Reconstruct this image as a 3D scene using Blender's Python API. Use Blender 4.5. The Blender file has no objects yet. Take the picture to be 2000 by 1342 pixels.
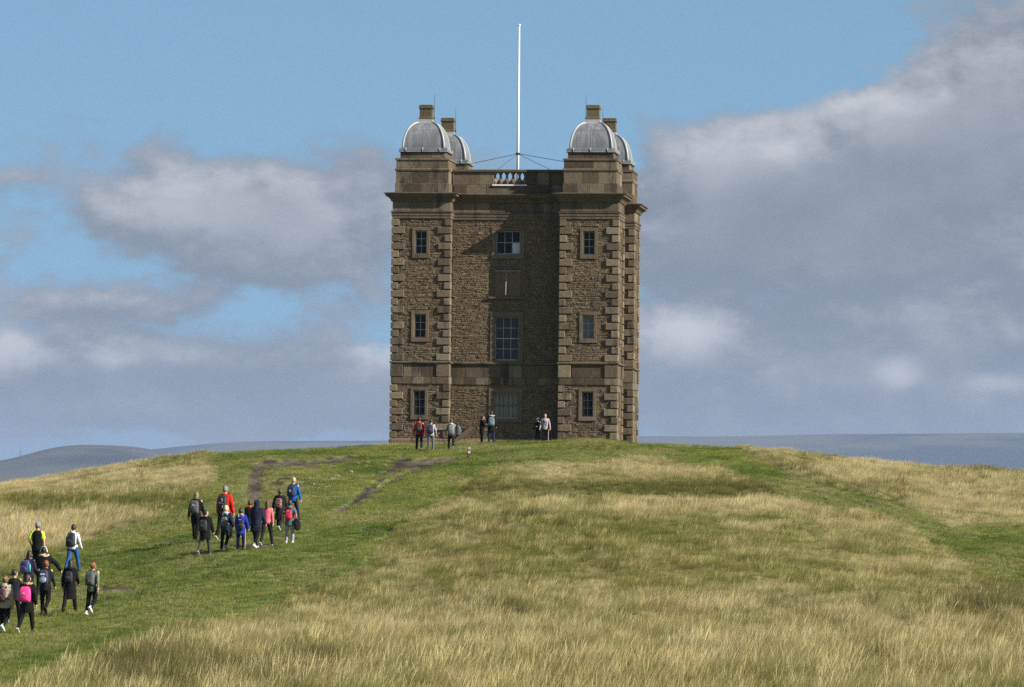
import bpy, math, random
import numpy as np
from mathutils import Vector, Matrix

SC = bpy.context.scene
COL = SC.collection
rng = np.random.default_rng(7)
random.seed(7)

# ------------------------------------------------------------------ camera
FPX = 10250.0                       # focal length in photo pixels (2000 wide)
PITCH = math.atan((1020.0 - 671.0) / FPX)
ROLL = math.radians(0.6)
_f = np.array([0.0, math.cos(PITCH), math.sin(PITCH)])
_R0 = np.array([1.0, 0.0, 0.0])
_U0 = np.array([0.0, -math.sin(PITCH), math.cos(PITCH)])
_r = math.cos(ROLL) * _R0 + math.sin(ROLL) * _U0
_u = -math.sin(ROLL) * _R0 + math.cos(ROLL) * _U0

cam_d = bpy.data.cameras.new('camera')
cam = bpy.data.objects.new('camera', cam_d)
COL.objects.link(cam)
cam_d.sensor_width = 36.0
cam_d.lens = FPX / 2000.0 * 36.0
cam_d.clip_start = 0.5
cam_d.clip_end = 80000.0
M = Matrix.Identity(4)
for i in range(3):
    M[i][0], M[i][1], M[i][2] = _r[i], _u[i], -_f[i]
cam.matrix_world = M
SC.camera = cam


def project(P):
    P = np.asarray(P, float)
    zc = P @ _f
    return np.stack([1000 + FPX * (P @ _r) / zc, 671 - FPX * (P @ _u) / zc], -1)


def ray(u, v):
    d = _f + (u - 1000) / FPX * _r + (671 - v) / FPX * _u
    return d / d[1]


# ------------------------------------------------------------------ render settings
SC.render.engine = 'CYCLES'
SC.view_settings.view_transform = 'Standard'
SC.view_settings.look = 'None'
SC.view_settings.gamma = 1.0
SC.view_settings.use_curve_mapping = False
SC.view_settings.exposure = 0.84
SC.cycles.use_denoising = False
SC.cycles.denoiser = 'OPENIMAGEDENOISE'
SC.cycles.denoising_prefilter = 'ACCURATE'
SC.cycles.max_bounces = 6
SC.cycles.diffuse_bounces = 2
SC.cycles.glossy_bounces = 2
SC.cycles.transmission_bounces = 2
SC.cycles.volume_bounces = 0
SC.cycles.transparent_max_bounces = 8
SC.cycles.sample_clamp_indirect = 4.0

# ------------------------------------------------------------------ sun
THETA = math.radians(6.7)           # the tower is turned so that its right flank shows
SUN_AZ = math.radians(180.0 - 65.3)   # clockwise from +Y
SUN_EL = math.radians(30.5)
sun_vec = Vector((math.sin(SUN_AZ) * math.cos(SUN_EL), math.cos(SUN_AZ) * math.cos(SUN_EL), math.sin(SUN_EL)))
sun_d = bpy.data.lights.new('sun', 'SUN')
sun_d.energy = 5.0
sun_d.angle = math.radians(0.53)
sun_d.color = (1.0, 0.93, 0.82)
sun_o = bpy.data.objects.new('sun', sun_d)
COL.objects.link(sun_o)
sun_o.location = (60, -60, 80)
sun_o.rotation_euler = sun_vec.to_track_quat('Z', 'Y').to_euler()

# ------------------------------------------------------------------ node helpers


class NT:
    """small helper that writes node trees tersely"""

    def __init__(self, tree):
        self.t = tree
        self.n = tree.nodes
        self.l = tree.links

    def node(self, typ, **kw):
        nd = self.n.new(typ)
        for k, v in kw.items():
            setattr(nd, k, v)
        return nd

    def put(self, sock, v):
        if hasattr(v, 'is_output') or isinstance(v, bpy.types.NodeSocket):
            self.l.new(v, sock)
        elif v is not None:
            if isinstance(v, (tuple, list)) and len(v) == 3 and len(sock.default_value) == 4:
                v = (*v, 1.0)
            sock.default_value = v

    def math(self, op, a, b=None, c=None, clamp=False):
        nd = self.node('ShaderNodeMath', operation=op, use_clamp=clamp)
        self.put(nd.inputs[0], a)
        if b is not None:
            self.put(nd.inputs[1], b)
        if c is not None:
            self.put(nd.inputs[2], c)
        return nd.outputs[0]

    def vmath(self, op, a, b=None):
        nd = self.node('ShaderNodeVectorMath', operation=op)
        self.put(nd.inputs[0], a)
        if b is not None:
            self.put(nd.inputs[1], b)
        return nd.outputs['Value'] if op in ('DOT_PRODUCT', 'LENGTH') else nd.outputs['Vector']

    def mix(self, f, a, b, mode='MIX'):
        nd = self.node('ShaderNodeMix', data_type='RGBA', blend_type=mode)
        self.put(nd.inputs[0], f)
        self.put(nd.inputs[6], a)
        self.put(nd.inputs[7], b)
        return nd.outputs[2]

    def noise(self, vec, scale, detail=4.0, rough=0.55, dist=0.0, color=False):
        nd = self.node('ShaderNodeTexNoise')
        if vec is not None:
            self.put(nd.inputs['Vector'], vec)
        nd.inputs['Scale'].default_value = scale
        nd.inputs['Detail'].default_value = detail
        nd.inputs['Roughness'].default_value = rough
        nd.inputs['Distortion'].default_value = dist
        return nd.outputs['Color' if color else 'Fac']

    def ss(self, x, lo, hi, a=0.0, b=1.0):
        nd = self.node('ShaderNodeMapRange', interpolation_type='SMOOTHSTEP')
        self.put(nd.inputs[0], x)
        nd.inputs[1].default_value = lo
        nd.inputs[2].default_value = hi
        nd.inputs[3].default_value = a
        nd.inputs[4].default_value = b
        return nd.outputs[0]

    def xyz(self, x, y, z):
        nd = self.node('ShaderNodeCombineXYZ')
        for i, v in enumerate((x, y, z)):
            self.put(nd.inputs[i], v)
        return nd.outputs[0]

    def sep(self, v):
        nd = self.node('ShaderNodeSeparateXYZ')
        self.put(nd.inputs[0], v)
        return nd.outputs


# clouds: centre and half-size in thousandths of the view's angular unit, weight
CLOUD_COVER = [
    (330, 400, 180, 100, 1.05), (520, 410, 160, 85, 0.9), (650, 480, 170, 100, 0.95), (720, 330, 90, 60, 0.75), (480, 510, 120, 50, 0.5), (150, 590, 160, 50, 0.62),
    (330, 600, 120, 40, 0.5), (30, 715, 150, 70, 0.95), (500, 725, 210, 75, 1.0), (230, 740, 150, 60, 0.8), (700, 760, 220, 60, 0.85), (20, 350, 60, 16, 0.3), (210, 235, 60, 14, 0.25),
    (1410, 390, 180, 140, 1.1), (1700, 350, 300, 180, 1.3), (1950, 190, 150, 190, 1.2), (1800, 230, 150, 120, 0.6), (1400, 500, 260, 55, 0.8), (1850, 490, 240, 60, 0.7),
    (1345, 665, 105, 62, 1.35), (1640, 650, 210, 75, 0.95), (1930, 620, 170, 100, 0.95), (1720, 760, 420, 75, 0.95), (300, 830, 420, 45, 0.75), (1550, 835, 380, 35, 0.6), (1000, 790, 400, 60, 0.5), (980, 480, 200, 120, 0.35), (1480, 100, 190, 90, -0.8), (1250, 120, 150, 90, -0.5), (1700, 60, 110, 50, -0.5), (350, 130, 500, 90, -0.45),
]
CLOUD_BRIGHT = [
    (330, 400, 150, 70, 0.55), (560, 450, 200, 80, 0.40), (10, 690, 75, 45, 1.4), (225, 708, 45, 20, 0.8), (350, 705, 60, 18, 0.2), (450, 720, 200, 40, -0.35), (1500, 600, 250, 50, -0.25), (745, 695, 50, 22, 1.4),
    (1400, 310, 130, 70, 0.55), (1640, 220, 170, 70, 0.55), (1880, 150, 190, 110, 0.45), (1340, 650, 85, 50, 1.4), (1755, 725, 45, 30, 1.3), (1960, 740, 90, 20, 0.7), (1560, 735, 120, 30, 0.35), (1900, 790, 140, 25, 0.3), (200, 790, 160, 30, 0.25),
    (1800, 620, 100, 40, 0.4), (1540, 290, 50, 30, 0.5),
]
CLOUD_DARK = (1.56, 1.74, 2.06)
CLOUD_LIGHT = (4.9, 4.8, 4.85)
SKY_TINT = (1.02, 1.20, 1.10)
HORIZON_COL = (1.74, 2.10, 2.55)
HAZE_DENSITY = 0.00004
HAZE_COL = (0.41, 0.54, 0.80, 1.0)
# ------------------------------------------------------------------ world: Nishita sky with clouds
world = bpy.data.worlds.new('World')
SC.world = world
world.use_nodes = True
world.node_tree.nodes.clear()
W = NT(world.node_tree)
w_out = W.node('ShaderNodeOutputWorld')
w_bg = W.node('ShaderNodeBackground')
W.l.new(w_bg.outputs[0], w_out.inputs[0])
SKY_STRENGTH = 0.080
w_bg.inputs[1].default_value = SKY_STRENGTH
w_dir = W.node('ShaderNodeTexCoord').outputs['Generated']
sx, sy, sz = W.sep(w_dir)
sky = W.node('ShaderNodeTexSky', sky_type='NISHITA')
sky.sun_disc = False
sky.sun_elevation = SUN_EL
sky.sun_rotation = SUN_AZ
sky.air_density = 1.0
sky.dust_density = 0.3
sky.ozone_density = 2.0
# the clear air of this sky is deep blue down to a low altitude
W.l.new(W.xyz(sx, sy, W.math('ADD', W.math('MULTIPLY', W.math('MAXIMUM', sz, 0.0), 0.75), 0.25)), sky.inputs['Vector'])
# angular coordinates
az = W.math('MULTIPLY_ADD', W.math('ARCTAN2', sx, sy), 10.25, 1.0)      # thousands of photo pixels
el = W.math('MULTIPLY_ADD', W.math('ARCSINE', sz), -10.25, 1.02)
AE = W.xyz(az, el, 0.0)
AEW_AMP = (0.16, 0.11, 0.0)


def blobs(vec, items):
    tot = None
    for cx, cy, bx, by, a in items:
        d = W.vmath('MULTIPLY', W.vmath('SUBTRACT', vec, (cx / 1000, cy / 1000, 0.0)), (1000 / bx, 1000 / by, 0.0))
        e = W.math('EXPONENT', W.math('MULTIPLY', W.vmath('DOT_PRODUCT', d, d), -1.0))
        tot = W.math('MULTIPLY_ADD', e, a, tot if tot is not None else 0.0)
    return tot


n0 = W.noise(W.vmath('MULTIPLY', w_dir, (1.0, 1.0, 2.2)), 3.2, 6.0, 0.55)
outside = W.ss(W.math('ABSOLUTE', W.math('SUBTRACT', az, 1.0)), 1.1, 1.8)
outside = W.math('MAXIMUM', outside, W.ss(el, -0.1, -0.7))
scattered = W.math('MULTIPLY', W.math('MULTIPLY', n0, outside), 0.75)       # cloud all round the rest of the sky


def density(shift):
    """cloud density for the direction moved by shift (thousandths of the angular unit)"""
    dv = W.vmath('ADD', w_dir, (shift[0] / 10.25, 0.0, -shift[1] / 10.25))
    nv = W.vmath('MULTIPLY', dv, (1.0, 1.0, 1.7))
    ae = W.vmath('ADD', AE, (shift[0], shift[1], 0.0))
    warp = W.vmath('SUBTRACT', W.noise(nv, 70.0, 4.0, 0.6, color=True), (0.5, 0.5, 0.5))
    ae = W.vmath('ADD', ae, W.vmath('MULTIPLY', warp, AEW_AMP))
    cov = W.math('ADD', blobs(ae, CLOUD_COVER), scattered)
    vor = W.node('ShaderNodeTexVoronoi', feature='F1', normalize=True)
    W.put(vor.inputs['Vector'], W.vmath('ADD', nv, W.vmath('MULTIPLY', warp, (0.010, 0.010, 0.010))))
    vor.inputs['Scale'].default_value = 95.0
    vor.inputs['Detail'].default_value = 3.0
    vor.inputs['Roughness'].default_value = 0.55
    vor.inputs['Lacunarity'].default_value = 2.3
    nn = W.noise(nv, 55.0, 9.0, 0.60)
    d = W.math('ADD', cov, W.math('MULTIPLY_ADD', nn, 1.7, -0.85))
    d = W.math('ADD', d, W.math('MULTIPLY_ADD', vor.outputs['Distance'], -0.9, 0.30))
    return d, nn


dens, n1 = density((0.0, 0.0, 0.0))
dens_s, _n = density((0.020, -0.030, 0.0))         # a step towards the sun
fac = W.ss(dens, 0.04, 0.66)
lit = W.math('SUBTRACT', W.ss(dens, 0.0, 1.5), W.ss(dens_s, 0.0, 1.5))
bright = blobs(AE, CLOUD_BRIGHT)
lum = W.math('MULTIPLY_ADD', lit, 0.52, W.math('MULTIPLY_ADD', bright, 0.62, 0.05))
lum = W.math('ADD', lum, W.math('MULTIPLY_ADD', n1, 0.5, -0.25))
ccol = W.mix(W.ss(lum, -0.15, 1.0), CLOUD_DARK, CLOUD_LIGHT)
skyc = W.mix(1.0, sky.outputs[0], SKY_TINT, 'MULTIPLY')
# low haze of the horizon air
fin = W.mix(W.math('MULTIPLY', fac, 0.90), skyc, ccol)
hz = W.ss(el, 0.56, 0.95)
fin = W.mix(W.math('MULTIPLY', hz, 0.52), fin, HORIZON_COL)
# below the horizon: dull ground colour
fin = W.mix(W.ss(sz, -0.02, -0.12), fin, (0.9, 1.0, 0.8))
W.put(w_bg.inputs[0], fin)
world.cycles.sampling_method = 'MANUAL'
world.cycles.sample_map_resolution = 1024

# ------------------------------------------------------------------ object helpers


def link(o, parent=None):
    COL.objects.link(o)
    if parent is not None:
        o.parent = parent
    return o


def tag(o, label=None, cat=None, group=None, kind=None):
    if label:
        o['label'] = label
    if cat:
        o['category'] = cat
    if group:
        o['group'] = group
    if kind:
        o['kind'] = kind
    return o


def empty(name, loc=(0, 0, 0), rz=0.0):
    o = bpy.data.objects.new(name, None)
    o.empty_display_size = 0.2
    o.location = loc
    o.rotation_euler = (0, 0, rz)
    return link(o)


class MB:
    """collects geometry that becomes one mesh"""

    def __init__(self):
        self.v = []
        self.f = []
        self.m = []

    def add(self, verts, faces, mat=0):
        b = len(self.v)
        self.v.extend([tuple(map(float, p)) for p in verts])
        self.f.extend([tuple(b + i for i in fc) for fc in faces])
        self.m.extend([mat] * len(faces))

    def box(self, x0, x1, y0, y1, z0, z1, mat=0):
        vs = [(x, y, z) for z in (z0, z1) for y in (y0, y1) for x in (x0, x1)]
        fs = [(0, 2, 3, 1), (4, 5, 7, 6), (0, 1, 5, 4), (2, 6, 7, 3), (0, 4, 6, 2), (1, 3, 7, 5)]
        self.add(vs, fs, mat)

    def cbox(self, x0, x1, y0, y1, z0, z1, c=0.012, mat=0):
        """box with chamfered edges"""
        vs, idx = [], {}
        X, Y, Z = (x0, x1), (y0, y1), (z0, z1)
        for i in range(2):
            for j in range(2):
                for k in range(2):
                    p = np.array([X[i], Y[j], Z[k]])
                    s = np.array([1 - 2 * i, 1 - 2 * j, 1 - 2 * k]) * c
                    for a in range(3):
                        q = p + s
                        q[a] = p[a]
                        idx[(i, j, k, a)] = len(vs)
                        vs.append(q)
        fs = []
        for a in range(3):
            b_, c_ = (a + 1) % 3, (a + 2) % 3
            for s in range(2):
                loop = []
                for (q, w) in ((0, 0), (1, 0), (1, 1), (0, 1)):
                    ijk = [0, 0, 0]
                    ijk[a], ijk[b_], ijk[c_] = s, q, w
                    loop.append(idx[(*ijk, a)])
                fs.append(tuple(loop if s else loop[::-1]))
        for a in range(3):
            b_, c_ = (a + 1) % 3, (a + 2) % 3
            for q in range(2):
                for w in range(2):
                    e0, e1 = [0, 0, 0], [0, 0, 0]
                    e0[b_] = e1[b_] = q
                    e0[c_] = e1[c_] = w
                    e1[a] = 1
                    loop = [idx[(*e0, b_)], idx[(*e1, b_)], idx[(*e1, c_)], idx[(*e0, c_)]]
                    fs.append(tuple(loop))
        for i in range(2):
            for j in range(2):
                for k in range(2):
                    fs.append((idx[(i, j, k, 0)], idx[(i, j, k, 1)], idx[(i, j, k, 2)]))
        self.add(vs, fs, mat)

    def tube(self, pts, rad, n=8, caps=True, mat=0, flat=None):
        """tapered tube along a polyline; rad = number or list; flat = (rx, ry) scale pairs with x sideways"""
        pts = [np.array(p, float) for p in pts]
        m = len(pts)
        if not hasattr(rad, '__len__'):
            rad = [rad] * m
        vs, fs = [], []
        for i in range(m):
            t = pts[min(i + 1, m - 1)] - pts[max(i - 1, 0)]
            t /= max(np.linalg.norm(t), 1e-9)
            ref = np.array([1.0, 0, 0]) if abs(t[0]) < 0.9 else np.array([0, 1.0, 0])
            a = ref - t * (ref @ t)
            a /= np.linalg.norm(a)
            b = np.cross(t, a)
            sx_, sy_ = flat[i] if flat is not None else (1.0, 1.0)
            for k in range(n):
                q = 2 * math.pi * k / n
                vs.append(pts[i] + rad[i] * (sx_ * math.cos(q) * a + sy_ * math.sin(q) * b))
        for i in range(m - 1):
            for k in range(n):
                k2 = (k + 1) % n
                fs.append((i * n + k, i * n + k2, (i + 1) * n + k2, (i + 1) * n + k))
        if caps:
            fs.append(tuple(range(n))[::-1])
            fs.append(tuple((m - 1) * n + k for k in range(n)))
        self.add(vs, fs, mat)

    def ellipsoid(self, c, r, nu=12, nv=8, mat=0, fn=None):
        vs, fs = [], []
        for i in range(nv + 1):
            th = math.pi * i / nv
            for k in range(nu):
                ph = 2 * math.pi * k / nu
                p = np.array([math.sin(th) * math.cos(ph), math.sin(th) * math.sin(ph), math.cos(th)])
                q = np.array(c) + p * np.array(r)
                if fn:
                    q = fn(p, q)
                vs.append(q)
        for i in range(nv):
            for k in range(nu):
                k2 = (k + 1) % nu
                a, b, c_, d = i * nu + k, (i + 1) * nu + k, (i + 1) * nu + k2, i * nu + k2
                if i == 0:
                    fs.append((a, b, c_))
                elif i == nv - 1:
                    fs.append((a, b, d))
                else:
                    fs.append((a, b, c_, d))
        self.add(vs, fs, mat)

    def prism(self, poly, z0, z1, mat=0):
        n = len(poly)
        vs = [(x, y, z0) for x, y in poly] + [(x, y, z1) for x, y in poly]
        fs = [tuple(range(n))[::-1], tuple(range(n, 2 * n))] + [(i, (i + 1) % n, n + (i + 1) % n, n + i) for i in range(n)]
        self.add(vs, fs, mat)

    def xform(self, mat4):
        self.v = [tuple(mat4 @ Vector(p)) for p in self.v]
        return self

    def mesh(self, name, mats, smooth=False):
        me = bpy.data.meshes.new(name)
        me.from_pydata(self.v, [], self.f)
        for m_ in (mats if isinstance(mats, (list, tuple)) else [mats]):
            me.materials.append(m_)
        if any(self.m):
            me.polygons.foreach_set('material_index', self.m)
        if smooth:
            me.polygons.foreach_set('use_smooth', [True] * len(self.f))
        me.update()
        return me

    def build(self, name, mats, parent=None, smooth=False, loc=None):
        o = bpy.data.objects.new(name, self.mesh(name, mats, smooth))
        if loc is not None:
            o.location = loc
        return link(o, parent)


def from_mesh(name, me, parent=None, loc=(0, 0, 0), rot=None):
    o = bpy.data.objects.new(name, me)
    o.location = loc
    if rot is not None:
        o.rotation_euler = rot
    return link(o, parent)


# ------------------------------------------------------------------ value noise for numpy fields
def vnoise(x, y, seed=0):
    x, y = np.asarray(x, float), np.asarray(y, float)
    xi, yi = np.floor(x).astype(np.int64), np.floor(y).astype(np.int64)
    xf, yf = x - xi, y - yi
    xf, yf = xf * xf * (3 - 2 * xf), yf * yf * (3 - 2 * yf)

    def h(a, b):
        n = (a * 374761393 + b * 668265263 + seed * 974711) & 0x7FFFFFFF
        n = ((n ^ (n >> 13)) * 1274126177) & 0x7FFFFFFF
        n = n ^ (n >> 16)
        return (n & 0xFFFF) / 65535.0

    return (h(xi, yi) * (1 - xf) + h(xi + 1, yi) * xf) * (1 - yf) + (h(xi, yi + 1) * (1 - xf) + h(xi + 1, yi + 1) * xf) * yf


def fbm(x, y, seed=0, octv=4, gain=0.5):
    s, a, t = 0.0, 1.0, 0.0
    for i in range(octv):
        s = s + a * vnoise(x * 2 ** i, y * 2 ** i, seed + 17 * i)
        t += a
        a *= gain
    return s / t


def blur(a, sg, axis):
    r = int(3 * sg + 1)
    k = np.exp(-0.5 * (np.arange(-r, r + 1) / sg) ** 2)
    k /= k.sum()
    p = np.pad(a, [(r, r) if i == axis else (0, 0) for i in range(a.ndim)], mode='edge')
    return np.apply_along_axis(lambda q: np.convolve(q, k, 'valid'), axis, p)
# ------------------------------------------------------------------ materials (simple factory)


def mat(name):
    m = bpy.data.materials.new(name)
    m.use_nodes = True
    m.node_tree.nodes.clear()
    t = NT(m.node_tree)
    out = t.node('ShaderNodeOutputMaterial')
    return m, t, out


def principled(t, out, base, rough=0.8, spec=0.3, metal=0.0, normal=None, sheen=0.0):
    p = t.node('ShaderNodeBsdfPrincipled')
    t.put(p.inputs['Base Color'], base)
    t.put(p.inputs['Roughness'], rough)
    p.inputs['Specular IOR Level'].default_value = spec
    p.inputs['Metallic'].default_value = metal
    if sheen:
        p.inputs['Sheen Weight'].default_value = sheen
    if normal is not None:
        t.l.new(normal, p.inputs['Normal'])
    t.l.new(p.outputs[0], out.inputs[0])
    return p


def bump(t, h, strength=0.4, dist=0.02):
    b = t.node('ShaderNodeBump')
    b.inputs['Strength'].default_value = strength
    b.inputs['Distance'].default_value = dist
    t.l.new(h, b.inputs['Height'])
    return b.outputs[0]


# ------------------------------------------------------------------ terrain heights
DN = np.array([122, 132, 146, 160, 171, 178, 182, 192, 202, 212, 222, 232, 242, 250, 256, 266, 285, 310], float)
TAB = {
    -200: [1362, 1308, 1242, 1180, 1140, 1114, 1100, 1070, 1042, 1016, 996, 982, 972, 968, 970, 985, 1030, 1100],
    0: [1358, 1305, 1237, 1175, 1130, 1104, 1090, 1060, 1031, 1004, 983, 968, 957, 952, 954, 970, 1015, 1085],
    200: [1355, 1300, 1232, 1168, 1120, 1090, 1075, 1038, 1005, 978, 956, 937, 921, 914, 913, 923, 965, 1045],
    430: [1345, 1280, 1202, 1126, 1076, 1049, 1035, 995, 960, 933, 911, 897, 888, 887, 887, 892, 918, 975],
    700: [1342, 1275, 1195, 1115, 1062, 1030, 1015, 985, 955, 930, 908, 892, 880, 875, 873, 873, 887, 930],
    1000: [1346, 1258, 1146, 1062, 1017, 990, 985, 975, 937, 914, 896, 880, 868, 865, 866, 869, 881, 920],
    1300: [1346, 1255, 1142, 1062, 1016, 994, 990, 979, 942, 917, 898, 883, 873, 870, 871, 875, 891, 932],
    1500: [1346, 1258, 1150, 1068, 1024, 1000, 993, 972, 946, 923, 905, 890, 882, 880, 880, 886, 907, 952],
    1700: [1346, 1262, 1156, 1080, 1039, 1016, 1006, 986, 968, 947, 930, 917, 910, 908, 910, 918, 947, 1000],
    1850: [1341, 1262, 1170, 1114, 1084, 1066, 1056, 1031, 1001, 976, 956, 939, 928, 922, 921, 927, 957, 1010],
    2000: [1336, 1262, 1185, 1126, 1092, 1070, 1060, 1034, 1001, 976, 954, 937, 928, 923, 922, 928, 957, 1010],
    2200: [1336, 1262, 1190, 1130, 1096, 1074, 1064, 1038, 1003, 978, 956, 940, 931, 926, 925, 931, 960, 1012],
}
UC = np.array(sorted(TAB), float)


def z_from_row(u0, d, v):
    """height of a point that stands at column u0, depth d and shows at row v"""
    x = (u0 - 1000) / FPX * d
    k = (671 - v) / FPX
    return (k * d * _f[1] - x * _u[0] - d * _u[1]) / (_u[2] - k * _f[2])


d_fine = np.arange(118.0, 270.0, 0.35)
d_rows = np.concatenate([[-60, -30, -10, 5, 20, 35, 50, 65, 78, 90, 100, 106, 112], d_fine,
                         np.arange(271, 330, 4.0), [340, 360, 390, 430, 500, 600, 750, 1000, 1500, 2500, 4500, 9000, 23000]])
u_fine = np.arange(-160.0, 2161.0, 4.0)
_side = np.array([30, 80, 160, 280, 450, 700, 1100, 1700, 2600, 4000, 6000, 8500, 12000.0])
u_cols = np.concatenate([-160 - _side[::-1], u_fine, 2160 + _side])
# control heights: columns x depth nodes, densified, then blurred into a smooth hill
d_mid = np.arange(0.0, 500.0, 1.0)
ctrl = []
for uc in UC:
    zz = z_from_row(uc, DN, np.array(TAB[int(uc)], float))
    dn = np.concatenate([[0, 50, 85, 100, 110], DN, [350, 420, 500]])
    zn = np.concatenate([[-1.75, -2.7, -4.0, -4.5, -4.35], zz, [zz[-1] - 5, zz[-1] - 16, zz[-1] - 30]])
    ctrl.append(np.interp(d_mid, dn, zn))
ctrl = np.array(ctrl)
u_mid = np.arange(-400.0, 2401.0, 10.0)
zmid = np.array([np.interp(u_mid, UC, ctrl[:, j]) for j in range(len(d_mid))]).T
zmid = blur(blur(zmid, 2.2, 1), 5.0, 0)


def bil(tab, a, b, a0, da, b0, db):
    i = np.clip((a - a0) / da, 0, tab.shape[0] - 1.001)
    j = np.clip((b - b0) / db, 0, tab.shape[1] - 1.001)
    i0, j0 = i.astype(int), j.astype(int)
    fi, fj = i - i0, j - j0
    return (tab[i0, j0] * (1 - fi) + tab[i0 + 1, j0] * fi) * (1 - fj) + (tab[i0, j0 + 1] * (1 - fi) + tab[i0 + 1, j0 + 1] * fi) * fj


def hill_z(u0, d):
    z = bil(zmid, u0, np.clip(d, 0, 499), -400, 10.0, 0, 1.0)
    far = np.clip((d - 480) / 500.0, 0, 1)
    return z * (1 - far) + (-62.0) * far


UU, DD = np.meshgrid(u_cols, d_rows, indexing='ij')
XX = (UU - 1000) / FPX * np.maximum(DD, 100.0)
ZZ = hill_z(UU, DD)

# ------------------------------------------------------------------ ground cover fields, drawn over the hill
GV0, GV1, GU0, GU1, GS = 830, 1420, -420, 2420, 2.0
gu, gv = np.meshgrid(np.arange(GU0, GU1, GS), np.arange(GV0, GV1, GS), indexing='ij')


def poly_mask(poly):
    ins = np.zeros(gu.shape, bool)
    n = len(poly)
    for i in range(n):
        (x0, y0), (x1, y1) = poly[i], poly[(i + 1) % n]
        if y0 == y1:
            continue
        c = ((gv > y0) != (gv > y1)) & (gu < (x1 - x0) * (gv - y0) / (y1 - y0) + x0)
        ins ^= c
    return ins.astype(float)


def line_mask(pts, w, vs=2.0):
    """soft band round a polyline; w = half width, vs = how much rows count more than columns"""
    best = np.full(gu.shape, 1e9)
    ws = w if hasattr(w, '__len__') else [w] * len(pts)
    for i in range(len(pts) - 1):
        (x0, y0), (x1, y1) = pts[i], pts[i + 1]
        ax, ay = (x1 - x0), (y1 - y0) * vs
        t = np.clip(((gu - x0) * ax + (gv - y0) * vs * ay) / (ax * ax + ay * ay), 0, 1)
        dd = np.hypot(gu - x0 - t * ax, (gv - y0) * vs - t * ay) / (ws[i] + (ws[i + 1] - ws[i]) * t)
        best = np.minimum(best, dd)
    return np.clip(1.5 - best, 0, 1)


def spot(cx, cy, rx, ry):
    return np.exp(-((gu - cx) / rx) ** 2 - ((gv - cy) / ry) ** 2)


wob = (fbm(gu / 60, gv / 22, 3) - 0.5)
wob2 = (fbm(gu / 14, gv / 5, 9) - 0.5)
G = poly_mask([(-420, 1150), (0, 1126), (60, 1112), (130, 1072), (205, 1042), (300, 1018), (372, 985), (425, 945), (430, 915), (405, 898), (430, 884),
               (600, 840), (1245, 840), (1425, 860), (1455, 887), (1500, 905), (1560, 935), (1640, 962), (1760, 978), (1795, 1015), (1835, 1027),
               (2000, 1032), (2420, 1040), (2420, 1156), (2000, 1138), (1930, 1118), (1870, 1096), (1825, 1062), (1765, 1026), (1700, 1004), (1600, 996), (1500, 952), (1440, 926), (1330, 900), (1250, 888),
               (1150, 900), (1000, 904), (940, 914), (890, 962), (810, 1004), (755, 1052), (710, 1108), (610, 1150), (490, 1196), (330, 1242), (240, 1275), (140, 1318), (40, 1355), (-420, 1400)])
G = blur(blur(G, 3.5, 0), 1.6, 1)
G = G - 0.9 * spot(1145, 875, 95, 9)
G = np.clip((G + wob * 1.1 + wob2 * 0.6 - 0.5) * 1.9 + 0.5, 0, 1)
PATH = line_mask([(1390, 884), (1470, 912), (1560, 953), (1680, 988), (1780, 1010), (1860, 1052), (2120, 1085)], [9, 15, 20, 22, 22, 34, 56])
G = np.maximum(G, np.clip(PATH * 1.6 + wob * 0.8 + wob2 * 0.5 - 0.3, 0, 1))
MUD = np.zeros(gu.shape)
for pts, w in (([(505, 913), (503, 930), (500, 955), (497, 974)], [10, 11, 12, 10]),
               ([(508, 912), (530, 905), (570, 906), (620, 904), (655, 899)], [9, 12, 12, 10, 5]),
               ([(640, 903), (668, 898), (700, 893)], [8, 9, 6]),
               ([(890, 898), (860, 900), (820, 904), (778, 910)], [7, 10, 12, 10]),
               ([(775, 912), (755, 926), (735, 945), (722, 957)], [7, 5, 4, 6]),
               ([(740, 955), (716, 968), (690, 984), (650, 1003)], [8, 9, 7, 4]), ([(852, 905), (815, 917), (780, 930), (745, 952)], [4, 5, 5, 4]),
               ([(535, 944), (565, 947), (598, 944)], [8, 9, 5]),
               ([(795, 900), (775, 905)], [12, 10]),
               ([(765, 922), (745, 928)], [7, 6]),
               ([(205, 1150), (235, 1153), (262, 1151)], [8, 9, 6]), ([(28, 1190), (60, 1196), (120, 1190)], [4, 6, 4]), ([(385, 1085), (420, 1080), (450, 1078)], [4, 5, 4]),
               ([(470, 1070), (500, 1066), (545, 1064)], [5, 6, 5]), ([(540, 1047), (575, 1052)], [5, 6]), ([(250, 1131), (300, 1127)], [2, 3]),
               ([(255, 1089), (320, 1087)], [2, 2]), ([(430, 1097), (455, 1095)], [2, 3]), ([(300, 1063), (350, 1056)], [2, 3]),
               ([(640, 893), (650, 893)], [3, 3]), ([(545, 936), (580, 934)], [4, 3])):
    MUD = np.maximum(MUD, line_mask(pts, [1.55 * q for q in w]))
rs = random.Random(4)
for _ in range(46):            # thin bare scuffs trodden along the way up
    t_ = rs.random()
    cu, cv = 140 + 520 * t_ + rs.gauss(0, 90), 1190 - 215 * t_ + rs.gauss(0, 28)
    ln = rs.uniform(12, 42)
    MUD = np.maximum(MUD, line_mask([(cu - ln, cv + 0.06 * ln), (cu, cv), (cu + ln, cv - 0.10 * ln)], [1.0, rs.uniform(2.0, 4.0), 1.0]) * 0.9)
MUD = np.clip((MUD + wob2 * 1.3 + wob * 0.5 - 0.35) * 2.2, 0, 1) * (MUD > 0.02)
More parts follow.
